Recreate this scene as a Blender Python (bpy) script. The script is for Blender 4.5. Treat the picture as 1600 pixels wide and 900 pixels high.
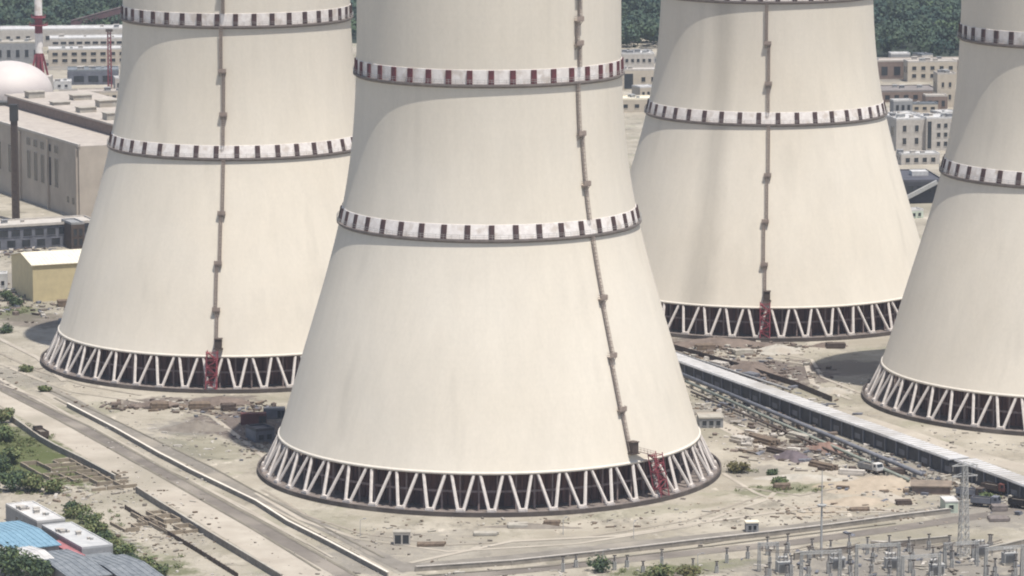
import bpy, math, random
import numpy as np
from mathutils import Vector, Matrix
R = math.radians
rnd = random.Random(7)
for o in list(bpy.data.objects):
    bpy.data.objects.remove(o)
S = bpy.context.scene
col = S.collection

# ------------------------------------------------------------------ camera, light, exposure
CAM_H, PITCH, F_PX = 199.98, 0.155, 5993.0
cd = bpy.data.cameras.new('camera'); cam = bpy.data.objects.new('camera', cd); col.objects.link(cam)
cam.location = (0, 0, CAM_H); cam.rotation_euler = (math.pi / 2 - PITCH, 0, 0)
cd.sensor_width = 36; cd.lens = 36 * F_PX / 1600; cd.clip_start = 1; cd.clip_end = 20000
S.camera = cam
SUN_EL, SUN_AZ = R(71.5), R(36)            # azimuth: to the right of straight behind the camera
w = bpy.data.worlds.new('World'); S.world = w; w.use_nodes = True
nt = w.node_tree; bg = nt.nodes['Background']; bg.inputs[1].default_value = 0.10
sky = nt.nodes.new('ShaderNodeTexSky'); sky.sky_type = 'NISHITA'; sky.sun_disc = False
sky.sun_elevation = SUN_EL; sky.sun_rotation = math.pi - SUN_AZ; sky.dust_density = 2.0
nt.links.new(sky.outputs[0], bg.inputs[0])
sd = bpy.data.lights.new('sun', 'SUN'); sun = bpy.data.objects.new('sun', sd); col.objects.link(sun)
sd.energy = 4.2; sd.angle = R(0.5); sd.color = (1.0, 0.95, 0.87)
sv = Vector((math.sin(SUN_AZ) * math.cos(SUN_EL), -math.cos(SUN_AZ) * math.cos(SUN_EL), math.sin(SUN_EL)))
sun.rotation_euler = sv.to_track_quat('Z', 'Y').to_euler(); sun.location = (300, -300, 900)
S.view_settings.view_transform = 'Standard'; S.view_settings.look = 'None'
S.view_settings.exposure = 0.39; S.view_settings.gamma = 1.0
S.cycles.filter_width = 2.0; S.cycles.max_bounces = 6; S.cycles.volume_bounces = 0

# ------------------------------------------------------------------ helpers
def at(px, py, z=0.0):
    """world point at height z seen at a pixel of the 1600x900 photograph (used only to lay the site plan out)"""
    cx, cy = (px - 800) / F_PX, (450 - py) / F_PX
    d = Vector((cx, math.cos(PITCH) + cy * math.sin(PITCH), -math.sin(PITCH) + cy * math.cos(PITCH)))
    t = (z - CAM_H) / d.z
    return Vector((d.x * t, d.y * t, z))

MATS = {}
def mat(name, c1, c2=None, rough=0.85, scale=0.3, metal=0.0, bump=0.0, c3=None, stretch=(1, 1, 1), detail=6, spec=0.3, scale2=None):
    if name in MATS: return MATS[name]
    m = bpy.data.materials.new(name); m.use_nodes = True; MATS[name] = m
    n, l = m.node_tree.nodes, m.node_tree.links; b = n['Principled BSDF']
    b.inputs['Roughness'].default_value = rough; b.inputs['Metallic'].default_value = metal
    b.inputs['Specular IOR Level'].default_value = spec
    c2 = c2 or tuple(v * 0.8 for v in c1)
    tc = n.new('ShaderNodeTexCoord'); mp = n.new('ShaderNodeMapping'); mp.inputs['Scale'].default_value = stretch
    l.new(tc.outputs['Object'], mp.inputs[0])
    nz = n.new('ShaderNodeTexNoise'); nz.inputs['Scale'].default_value = scale; nz.inputs['Detail'].default_value = detail
    nz.inputs['Roughness'].default_value = 0.62
    l.new(mp.outputs[0], nz.inputs['Vector'])
    cr = n.new('ShaderNodeValToRGB'); cr.color_ramp.elements[0].position = 0.34; cr.color_ramp.elements[1].position = 0.66
    cr.color_ramp.elements[0].color = (*c2, 1); cr.color_ramp.elements[1].color = (*c1, 1)
    l.new(nz.outputs[0], cr.inputs[0]); out = cr.outputs[0]
    if c3:
        n2 = n.new('ShaderNodeTexNoise'); n2.inputs['Scale'].default_value = scale2 or scale * 0.21; n2.inputs['Detail'].default_value = 4
        l.new(mp.outputs[0], n2.inputs['Vector'])
        r2 = n.new('ShaderNodeValToRGB'); r2.color_ramp.elements[0].position = 0.52; r2.color_ramp.elements[1].position = 0.66
        l.new(n2.outputs[0], r2.inputs[0])
        mx = n.new('ShaderNodeMix'); mx.data_type = 'RGBA'; mx.inputs[7].default_value = (*c3, 1)
        l.new(r2.outputs[0], mx.inputs[0]); l.new(out, mx.inputs[6]); out = mx.outputs[2]
    l.new(out, b.inputs['Base Color'])
    if bump:
        bp = n.new('ShaderNodeBump'); bp.inputs['Strength'].default_value = bump; bp.inputs['Distance'].default_value = 0.4
        l.new(nz.outputs[0], bp.inputs['Height']); l.new(bp.outputs[0], b.inputs['Normal'])
    return m

class MB:
    def __init__(s): s.v, s.f, s.m = [], [], []
    def add(s, vs, fs, mi=0):
        k = len(s.v); s.v += [tuple(p) for p in vs]; s.f += [tuple(i + k for i in f) for f in fs]; s.m += [mi] * len(fs); return s
    def box(s, c, d, rz=0, mi=0):
        x, y, z = d[0] / 2, d[1] / 2, d[2] / 2; cs, sn = math.cos(rz), math.sin(rz)
        vs = [(c[0] + a * cs - b * sn, c[1] + a * sn + b * cs, c[2] + e) for a, b, e in
              ((-x, -y, -z), (x, -y, -z), (x, y, -z), (-x, y, -z), (-x, -y, z), (x, -y, z), (x, y, z), (-x, y, z))]
        return s.add(vs, [(0, 3, 2, 1), (4, 5, 6, 7), (0, 1, 5, 4), (1, 2, 6, 5), (2, 3, 7, 6), (3, 0, 4, 7)], mi)
    def b2(s, lo, hi, mi=0):
        return s.box([(a + b) / 2 for a, b in zip(lo, hi)], [b - a for a, b in zip(lo, hi)], 0, mi)
    def beam(s, p, q, wd, h=None, mi=0, n=4, w2=None):
        p, q = Vector(p), Vector(q); d = (q - p).normalized(); h = h or wd
        up = Vector((0, 0, 1)) if abs(d.z) < 0.95 else Vector((0, 1, 0))
        r = d.cross(up).normalized(); u = r.cross(d); k2 = (w2 or wd) / wd; vs = []
        for e, k in ((p, 1), (q, k2)):
            for i in range(n):
                a = 2 * math.pi * (i + 0.5) / n; g = 1 / math.cos(math.pi / n) / 2
                vs.append(e + r * math.cos(a) * wd * g * k + u * math.sin(a) * h * g * k)
        fs = [(i, (i + 1) % n, n + (i + 1) % n, n + i) for i in range(n)] + [tuple(range(n))[::-1], tuple(range(n, 2 * n))]
        return s.add(vs, fs, mi)
    def tube(s, pts, r, n=8, mi=0):
        for a, b in zip(pts, pts[1:]): s.beam(a, b, 2 * r, None, mi, n)
        return s
    def lathe(s, prof, n=48, mi=0, a0=0, a1=2 * math.pi, c=(0, 0)):
        full = abs(a1 - a0 - 2 * math.pi) < 1e-6; m = n if full else n + 1; vs = []
        for r, z in prof:
            for i in range(m):
                a = a0 + (a1 - a0) * i / n; vs.append((c[0] + r * math.sin(a), c[1] - r * math.cos(a), z))
        fs = []
        for j in range(len(prof) - 1):
            for i in range(n):
                k = (i + 1) % m; fs.append((j * m + i, j * m + k, (j + 1) * m + k, (j + 1) * m + i))
        return s.add(vs, fs, mi)
    def prism(s, poly, z0, z1, mi=0):
        n = len(poly); vs = [(p[0], p[1], z0) for p in poly] + [(p[0], p[1], z1) for p in poly]
        return s.add(vs, [tuple(range(n))[::-1], tuple(range(n, 2 * n))] + [(i, (i + 1) % n, n + (i + 1) % n, n + i) for i in range(n)], mi)
    def mesh(s, name, mats, smooth=False):
        me = bpy.data.meshes.new(name); me.from_pydata(s.v, [], s.f)
        for m in (mats if isinstance(mats, (list, tuple)) else [mats]): me.materials.append(m)
        me.polygons.foreach_set('material_index', s.m)
        if smooth: me.polygons.foreach_set('use_smooth', [True] * len(s.f))
        me.update(); return me
    def build(s, name, mats, parent=None, smooth=False, loc=None, rz=0):
        return link(name, s.mesh(name, mats, smooth), parent, loc, rz)

def link(name, me, parent=None, loc=None, rz=0):
    o = bpy.data.objects.new(name, me); col.objects.link(o); o.parent = parent
    if loc is not None: o.location = loc
    o.rotation_euler = (0, 0, rz); return o
def tag(o, label, cat, group=None):
    o['label'] = label; o['category'] = cat
    if group: o['group'] = group
    return o
def thing(name, label, cat, loc, rz=0, group=None):
    return tag(link(name, None, None, loc, rz), label, cat, group)
def struct(o, kind='structure'):
    o['kind'] = kind; return o

GRID = math.atan2(0.45, 0.89)                      # the site grid: streets and halls share it
GB = Vector((math.cos(GRID), math.sin(GRID), 0)); GA = Vector((math.sin(GRID), -math.cos(GRID), 0))

# ------------------------------------------------------------------ materials
CONC = (0.665, 0.603, 0.503)
M_rust = mat('rust_steel', (0.10, 0.075, 0.06), (0.06, 0.045, 0.04), 0.7, 1.5)
M_dark = mat('dark_opening', (0.035, 0.028, 0.026), (0.02, 0.016, 0.015), 0.95, 0.6)
M_col = mat('column_concrete', (0.60, 0.55, 0.51), (0.47, 0.43, 0.40), 0.85, 0.8)
M_lintel = mat('lintel_concrete', (0.70, 0.65, 0.57), (0.62, 0.57, 0.50), 0.85, 0.4)
M_white = mat('white_paint', (0.80, 0.76, 0.73), (0.66, 0.61, 0.58), 0.7, 0.9, c3=(0.56, 0.50, 0.45), scale2=.35)
M_bar = mat('dark_red_paint', (0.085, 0.045, 0.042), (0.05, 0.032, 0.032), 0.7, 1.2)
M_bar2 = mat('faded_red_paint', (0.15, 0.04, 0.045), (0.08, 0.03, 0.035), 0.7, 1.2)
M_red = mat('red_paint', (0.26, 0.05, 0.065), (0.16, 0.04, 0.05), 0.6, 1.0)
M_slab = mat('gallery_slab', (0.22, 0.19, 0.175), (0.15, 0.13, 0.12), 0.9, 0.8)
M_basin = mat('basin_concrete', (0.10, 0.083, 0.075), (0.065, 0.055, 0.05), 0.9, 0.5, c3=(0.15, 0.13, 0.115))
M_apron = mat('apron_concrete', (0.22, 0.185, 0.165), (0.13, 0.11, 0.10), 0.9, 0.4)
M_ladder = mat("ladder_steel", (0.34, 0.275, 0.235), (0.25, 0.20, 0.175), 0.7, 1.5)
M_conc = mat('plain_concrete', (0.42, 0.39, 0.34), (0.30, 0.28, 0.24), 0.9, 0.5, c3=(0.34, 0.30, 0.25))
M_pale = mat('pale_concrete', (0.50, 0.465, 0.42), (0.39, 0.36, 0.325), 0.85, 0.6)
M_grey = mat('grey_paint', (0.30, 0.30, 0.30), (0.22, 0.22, 0.225), 0.7, 0.7)
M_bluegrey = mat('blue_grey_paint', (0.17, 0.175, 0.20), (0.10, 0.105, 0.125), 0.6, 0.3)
M_glass = mat('dark_glass', (0.035, 0.04, 0.045), (0.02, 0.024, 0.03), 0.25, 0.5, spec=0.5)
M_cream = mat('cream_cladding', (0.57, 0.485, 0.295), (0.49, 0.415, 0.255), 0.6, 0.4)
M_creamroof = mat('cream_roof', (0.78, 0.72, 0.58), (0.68, 0.62, 0.49), 0.5, 0.3)
M_beige = mat('beige_render', (0.50, 0.44, 0.36), (0.42, 0.37, 0.30), 0.85, 0.3)
M_pinkroof = mat('pinkish_roof', (0.44, 0.395, 0.345), (0.34, 0.30, 0.265), 0.85, 0.25)
M_brown = mat('brown_brick', (0.24, 0.18, 0.15), (0.17, 0.13, 0.11), 0.9, 0.5)
M_wood = mat('old_timber', (0.20, 0.15, 0.11), (0.11, 0.085, 0.065), 0.9, 0.9)
M_blue = mat('blue_roof', (0.21, 0.34, 0.43), (0.15, 0.26, 0.34), 0.5, 0.6)
M_greyroof = mat('grey_sheet_roof', (0.22, 0.235, 0.25), (0.13, 0.145, 0.16), 0.6, 0.5)
M_whiteroof = mat('white_sheet_roof', (0.62, 0.605, 0.585), (0.44, 0.43, 0.415), 0.5, 0.35)
M_galv = mat('galvanised_steel', (0.46, 0.455, 0.44), (0.33, 0.33, 0.32), 0.6, 1.0, metal=0.1)
M_porcelain = mat('grey_porcelain', (0.32, 0.30, 0.28), (0.22, 0.20, 0.19), 0.4, 1.0)
M_trunk = mat('bark', (0.10, 0.075, 0.05), (0.06, 0.045, 0.03), 0.95, 1.0)
M_leafA = mat('leaf_mid_green', (0.115, 0.15, 0.055), (0.06, 0.09, 0.035), 0.7, 0.5)
M_leafB = mat('leaf_light_green', (0.19, 0.205, 0.085), (0.11, 0.13, 0.055), 0.7, 0.5)
M_leafC = mat('leaf_dark_green', (0.055, 0.085, 0.045), (0.03, 0.05, 0.03), 0.7, 0.5)
M_olive = mat('leaf_olive', (0.14, 0.125, 0.05), (0.09, 0.08, 0.035), 0.8, 0.6)
M_post = mat('inner_post', (0.32, 0.25, 0.235), (0.19, 0.145, 0.135), 0.9, .8)
M_fill = mat('tower_fill', (0.27, 0.145, 0.12), (0.09, 0.05, 0.045), 0.95, 0.5, stretch=(1, 1, 0.15))

def shell_material(stain=None):
    m = bpy.data.materials.new('tower_concrete'); m.use_nodes = True
    n, l = m.node_tree.nodes, m.node_tree.links; b = n['Principled BSDF']
    b.inputs['Roughness'].default_value = 0.9; b.inputs['Specular IOR Level'].default_value = 0.2
    tc = n.new('ShaderNodeTexCoord'); oi = n.new('ShaderNodeObjectInfo')
    off = n.new('ShaderNodeVectorMath'); off.operation = 'ADD'
    l.new(tc.outputs['Object'], off.inputs[0]); l.new(oi.outputs['Location'], off.inputs[1])
    def noise(sc, st, det, ro=0.6):
        mp = n.new('ShaderNodeMapping'); mp.inputs['Scale'].default_value = st; l.new(off.outputs[0], mp.inputs[0])
        z = n.new('ShaderNodeTexNoise'); z.inputs['Scale'].default_value = sc; z.inputs['Detail'].default_value = det
        z.inputs['Roughness'].default_value = ro; l.new(mp.outputs[0], z.inputs['Vector']); return z.outputs[0]
    def remap(x, a, c, lo, hi):
        r = n.new('ShaderNodeMapRange'); r.inputs[1].default_value = a; r.inputs[2].default_value = c
        r.inputs[3].default_value = lo; r.inputs[4].default_value = hi; l.new(x, r.inputs[0]); return r.outputs[0]
    def mul(x, y):
        q = n.new('ShaderNodeMath'); q.operation = 'MULTIPLY'; l.new(x, q.inputs[0]); l.new(y, q.inputs[1]); return q.outputs[0]
    cloud = remap(noise(0.045, (1, 1, 0.55), 5), 0.3, 0.7, 0.94, 1.03)
    streak = remap(noise(0.35, (1, 1, 0.03), 4), 0.35, 0.72, 1.01, 0.965)
    fine = remap(noise(1.6, (1, 1, 0.5), 4), 0.3, 0.7, 0.965, 1.025)
    wide = remap(noise(0.11, (1, 1, 0.02), 2), 0.60, 0.74, 1.0, 0.92)      # broad damp runs
    sp = n.new('ShaderNodeSeparateXYZ'); l.new(tc.outputs['Object'], sp.inputs[0])
    fr = n.new('ShaderNodeMath'); fr.operation = 'WRAP'; fr.inputs[1].default_value = 0; fr.inputs[2].default_value = 1.5; l.new(sp.outputs[2], fr.inputs[0])
    joint = remap(fr.outputs[0], 0.0, 0.10, 0.955, 1.0)                    # casting lifts
    k = mul(mul(mul(cloud, streak), mul(fine, wide)), joint)
    if stain:                                                              # one long damp run down the shell
        at2 = n.new('ShaderNodeMath'); at2.operation = 'ARCTAN2'; ng = n.new('ShaderNodeMath'); ng.operation = 'MULTIPLY'; ng.inputs[1].default_value = -1
        l.new(sp.outputs[1], ng.inputs[0]); l.new(sp.outputs[0], at2.inputs[0]); l.new(ng.outputs[0], at2.inputs[1])
        wob = n.new('ShaderNodeMath'); wob.operation = 'MULTIPLY_ADD'; l.new(noise(0.12, (1, 1, .4), 4), wob.inputs[0]); wob.inputs[1].default_value = .10; l.new(at2.outputs[0], wob.inputs[2])
        df = n.new('ShaderNodeMath'); df.operation = 'SUBTRACT'; l.new(wob.outputs[0], df.inputs[0]); df.inputs[1].default_value = stain + .05
        ab = n.new('ShaderNodeMath'); ab.operation = 'ABSOLUTE'; l.new(df.outputs[0], ab.inputs[0])
        k = mul(k, remap(ab.outputs[0], .03, .14, .78, 1.0))
    hue = noise(0.03, (1, 1, 1), 3)
    mx = n.new('ShaderNodeMix'); mx.data_type = 'RGBA'; mx.inputs[6].default_value = (*CONC, 1); mx.inputs[7].default_value = (0.655, 0.612, 0.54, 1)
    l.new(hue, mx.inputs[0])
    vm = n.new('ShaderNodeVectorMath'); vm.operation = 'SCALE'; l.new(mx.outputs[2], vm.inputs[0]); l.new(k, vm.inputs['Scale'])
    l.new(vm.outputs[0], b.inputs['Base Color'])
    bp = n.new('ShaderNodeBump'); bp.inputs['Strength'].default_value = 0.15; bp.inputs['Distance'].default_value = 0.1
    l.new(fine, bp.inputs['Height']); l.new(bp.outputs[0], b.inputs['Normal'])
    return m
M_shell = shell_material(); M_shell_stained = shell_material(-.46)

SOIL_AND_SHADOW, GRS, OCH, GRY = (0.12, 0.098, 0.088), (0.085, 0.10, 0.04), (0.38, 0.315, 0.24), (0.20, 0.185, 0.165)
PATCHES = [(1130, 535, 26, 18, SOIL_AND_SHADOW, .85), (1190, 580, 20, 26, SOIL_AND_SHADOW, .9), (235, 630, 12, 9, SOIL_AND_SHADOW, .8), (330, 628, 14, 9, SOIL_AND_SHADOW, .8), (1240, 705, 14, 16, SOIL_AND_SHADOW, .7), (1300, 700, 12, 18, GRY, .8), (1150, 640, 26, 16, GRY, .6),
           (1225, 765, 16, 7, GRS, .6), (1030, 896, 12, 9, GRS, .6), (8, 715, 17, 46, GRS, .95), (40, 690, 8, 30, GRS, .8), (150, 838, 7, 34, GRS, .75), (225, 890, 12, 14, GRS, .7), (1110, 884, 16, 5, GRS, .5), (20, 490, 12, 18, GRS, .6), (120, 745, 16, 12, GRS, .35),
           (1370, 760, 16, 12, OCH, .8), (1390, 735, 12, 8, OCH, .6), (1330, 790, 20, 8, OCH, .5), (620, 850, 22, 12, GRY, .45), (1450, 880, 30, 26, GRY, .8), (1290, 890, 26, 20, GRY, .6), (1550, 800, 20, 20, GRY, .7), (305, 668, 14, 12, GRY, .8), (30, 440, 24, 26, GRY, .7), (720, 870, 60, 10, GRY, .4), (395, 668, 15, 32, SOIL_AND_SHADOW, .9), (1270, 660, 20, 22, GRY, .6), (1200, 650, 16, 16, SOIL_AND_SHADOW, .5), (130, 640, 12, 10, GRS, .3), (260, 700, 8, 22, GRY, .5), (60, 500, 14, 16, SOIL_AND_SHADOW, .6), (1325, 575, 14, 16, SOIL_AND_SHADOW, .6), (1420, 735, 14, 20, GRY, .7), (1180, 735, 10, 8, GRY, .5), (960, 855, 30, 5, GRY, .5), (560, 880, 12, 14, GRY, .5), (320, 700, 10, 20, GRS, .25), (480, 810, 14, 10, GRS, .2), (20, 590, 14, 20, GRY, .5), (1000, 800, 24, 5, GRS, .25)]  # dark earth colour beside the tower bases also paints in their cast shadows
def ground_material():
    m = bpy.data.materials.new('bare_ground'); m.use_nodes = True
    n, l = m.node_tree.nodes, m.node_tree.links; b = n['Principled BSDF']
    b.inputs['Roughness'].default_value = 0.95; b.inputs['Specular IOR Level'].default_value = 0.1
    tc = n.new('ShaderNodeTexCoord')
    def noise(sc, det, st=(1, 1, 1), ro=0.6):
        mp = n.new('ShaderNodeMapping'); mp.inputs['Scale'].default_value = st; mp.inputs['Rotation'].default_value = (0, 0, -GRID)
        l.new(tc.outputs['Object'], mp.inputs[0])
        z = n.new('ShaderNodeTexNoise'); z.inputs['Scale'].default_value = sc; z.inputs['Detail'].default_value = det
        z.inputs['Roughness'].default_value = ro; l.new(mp.outputs[0], z.inputs['Vector']); return z.outputs[0]
    def ramp(x, a, c):
        r = n.new('ShaderNodeMapRange'); r.inputs[1].default_value = a; r.inputs[2].default_value = c; l.new(x, r.inputs[0]); return r.outputs[0]
    def mix(f, a, c):
        q = n.new('ShaderNodeMix'); q.data_type = 'RGBA'; l.new(f, q.inputs[0])
        if isinstance(a, tuple): q.inputs[6].default_value = (*a, 1)
        else: l.new(a, q.inputs[6])
        if isinstance(c, tuple): q.inputs[7].default_value = (*c, 1)
        else: l.new(c, q.inputs[7])
        return q.outputs[2]
    c = mix(ramp(noise(0.05, 8), 0.35, 0.65), (0.285, 0.255, 0.205), (0.395, 0.36, 0.30))
    c = mix(ramp(noise(0.10, 8, (1, 0.5, 1), 0.7), 0.53, 0.66), c, (0.215, 0.195, 0.16))
    c = mix(ramp(noise(0.035, 7), 0.60, 0.72), c, (0.235, 0.235, 0.16))
    c = mix(ramp(noise(0.45, 5, (0.35, 1, 1), 0.7), 0.60, 0.72), c, (0.19, 0.16, 0.125))
    c = mix(ramp(noise(0.16, 5, (1, 0.4, 1)), 0.62, 0.70), c, (0.50, 0.45, 0.38))
    c = mix(ramp(noise(0.018, 6, (1, 1, 1), .65), 0.50, 0.62), c, (0.245, 0.225, 0.175))
    c = mix(ramp(noise(0.07, 7, (.6, 1, 1), .7), 0.60, 0.68), c, (0.15, 0.135, 0.112))
    edge = noise(0.16, 7, (1, 1, 1), .7)
    for (px, py, rx, ry, cc, amt) in PATCHES:                          # soil, grass and painted tower shadow areas, ragged edges
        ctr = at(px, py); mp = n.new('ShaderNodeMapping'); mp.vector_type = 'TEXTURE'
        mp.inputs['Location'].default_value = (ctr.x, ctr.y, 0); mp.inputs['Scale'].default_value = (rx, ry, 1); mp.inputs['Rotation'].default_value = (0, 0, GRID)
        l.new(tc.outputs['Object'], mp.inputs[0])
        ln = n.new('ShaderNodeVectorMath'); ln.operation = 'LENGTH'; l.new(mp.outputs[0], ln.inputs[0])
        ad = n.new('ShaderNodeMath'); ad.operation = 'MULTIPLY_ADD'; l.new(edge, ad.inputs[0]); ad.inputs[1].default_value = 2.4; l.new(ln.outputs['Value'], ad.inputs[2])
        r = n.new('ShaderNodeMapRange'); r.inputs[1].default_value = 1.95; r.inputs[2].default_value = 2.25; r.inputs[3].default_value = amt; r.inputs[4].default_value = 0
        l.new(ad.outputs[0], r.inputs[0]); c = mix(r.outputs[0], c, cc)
    l.new(c, b.inputs['Base Color'])
    bp = n.new('ShaderNodeBump'); bp.inputs['Strength'].default_value = 0.6; bp.inputs['Distance'].default_value = 0.8
    l.new(noise(0.5, 8), bp.inputs['Height']); l.new(bp.outputs[0], b.inputs['Normal'])
    return m

# ------------------------------------------------------------------ setting: ground, roads
g = MB(); X = [-6000, -300, 0, 300, 6000]; Y = [-6000, 0, 800, 1200, 2000, 9000]
for j in range(len(Y) - 1):
    for i in range(len(X) - 1):
        g.add([(X[i], Y[j], 0), (X[i + 1], Y[j], 0), (X[i + 1], Y[j + 1], 0), (X[i], Y[j + 1], 0)], [(0, 1, 2, 3)])
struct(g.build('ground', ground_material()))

def strip(pts, wd, z):
    """a flat ribbon of constant width along ground points"""
    P = [at(*p) for p in pts]; mb = MB(); L = []
    for i, p in enumerate(P):
        d = (P[min(i + 1, len(P) - 1)] - P[max(i - 1, 0)]).normalized(); nrm = Vector((-d.y, d.x, 0)) * wd / 2
        L.append((p + nrm, p - nrm))
    for (a, b_), (c, d) in zip(L, L[1:]):
        mb.add([(a.x, a.y, z), (b_.x, b_.y, z), (d.x, d.y, z), (c.x, c.y, z)], [(0, 1, 2, 3)])
    return mb
M_asph = mat('dusty_asphalt', (0.185, 0.163, 0.142), (0.13, 0.115, 0.10), 0.95, 0.15, c3=(0.25, 0.222, 0.19))
M_cpath = mat('dusty_path', (0.225, 0.205, 0.178), (0.165, 0.15, 0.13), 0.95, 0.2, c3=(0.28, 0.25, 0.21))
M_clight = mat('pale_paving', (0.42, 0.38, 0.32), (0.34, 0.30, 0.25), 0.95, 0.12, c3=(0.30, 0.27, 0.22))
main_road = [(-60, 568), (0, 602), (48, 628), (140, 675), (212, 717), (275, 750), (350, 792), (400, 820), (540, 900), (600, 934)]
struct(strip([(-90, 560), (-20, 600), (95, 665), (150, 700), (240, 752), (330, 800), (420, 855), (520, 915)], 13, 0.03).build('pavement', M_clight))
struct(strip(main_road, 4.6, 0.06).build('road', M_asph))
struct(strip([(60, 598), (125, 633), (215, 682), (300, 722), (400, 774), (535, 838), (640, 893)], 4.2, 0.05).build('path', M_cpath))
struct(strip([(60, 608), (105, 632), (160, 660), (262, 717), (400, 784), (520, 848), (625, 905)], 2.6, 0.03).build('verge', M_clight))
struct(strip([(560, 925), (660, 906), (800, 893), (930, 880), (1100, 862), (1240, 848), (1400, 826), (1520, 808), (1700, 782)], 5.5, 0.05).build('road', M_asph))
struct(strip([(640, 886), (800, 872), (1000, 850), (1200, 829), (1400, 805), (1520, 790)], 6, 0.03).build('verge', M_cpath))
struct(strip([(1090, 645), (1180, 690), (1300, 735), (1420, 790)], 5, 0.04).build('path', M_clight))
struct(strip([(1300, 640), (1400, 672), (1500, 705), (1700, 760)], 7, 0.035).build('verge', M_clight))

TRK = [(q_, w_, m_) for q_, w_, m_ in [
    ([(400, 770), (470, 812), (560, 842), (700, 862), (900, 850), (1080, 822), (1200, 780), (1240, 740)], 1.4, 0), ([(410, 765), (480, 806), (565, 834), (700, 852), (900, 842), (1075, 814), (1190, 775)], .9, 1),
    ([(1130, 740), (1180, 770), (1260, 800), (1400, 800)], 1.2, 0), ([(1150, 760), (1250, 775), (1320, 760), (1380, 735)], 1.2, 1), ([(640, 880), (800, 846), (960, 838), (1130, 812), (1290, 790), (1420, 800)], 1.6, 0),
    ([(-20, 560), (40, 585), (110, 612), (200, 625), (330, 650), (420, 720)], 1.6, 0), ([(0, 552), (60, 580), (130, 602), (220, 618)], 1.1, 1), ([(1200, 560), (1260, 570), (1270, 600), (1330, 625)], 1.6, 0), ([(1210, 552), (1268, 562), (1285, 590), (1345, 615)], 1.1, 0),
    ([(0, 600), (60, 622), (130, 660), (300, 752), (480, 850)], .8, 0), ([(90, 640), (240, 722), (380, 792), (520, 872)], .7, 0), ([(-20, 520), (60, 560), (100, 596)], 1.8, 0), ([(20, 612), (140, 667), (300, 757), (420, 822), (560, 902)], .9, 2), ([(-20, 600), (90, 656), (230, 733), (400, 830), (500, 892)], .7, 2), ([(85, 622), (200, 684), (300, 735), (420, 795), (560, 868)], .8, 2),
    ([(70, 606), (190, 662), (330, 730), (430, 785), (600, 872)], .6, 2), ([(660, 900), (850, 886), (1100, 855), (1400, 818)], .8, 2), ([(1100, 850), (1300, 818), (1480, 795)], .9, 2)]]
M_rut = mat('damp_rut', (.15, .135, .11), (.21, .19, .15), .95, .25)
M_trk = mat('wheel_track', (.24, .21, .175), (.31, .275, .225), .95, .4)
for k, (q_, w_, m_) in enumerate(TRK): struct(strip(q_, w_, .07 + .006 * k).build('path', [M_clight, M_trk, M_rut][m_]))
# ------------------------------------------------------------------ cooling towers
PZ = np.array([9.6, 12, 19.7, 34.6, 37, 48, 59, 67, 72.5, 78, 83.6, 89, 95, 100, 104, 112, 120, 128, 136, 145, 155, 165, 174])
PR = np.array([54.6, 53.8, 51.5, 46.9, 46.15, 43.1, 40.0, 38.0, 36.9, 36.0, 35.3, 34.75, 34.4, 34.15, 34.0, 33.75, 33.65, 33.7, 33.85, 34.2, 34.75, 35.4, 36.1])
_pf = np.polynomial.Polynomial.fit(PZ, PR, 7)
def shell_r(z): return float(_pf(z))
COLS, BARS = 48, 40
FOOT_R, TOP_R, TOP_Z, FOOT_Z = 58.4, 54.2, 9.7, 1.1
def polar(a, r, z): return Vector((r * math.sin(a), -r * math.cos(a), z))    # a = 0 looks towards the camera, + to the right

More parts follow.
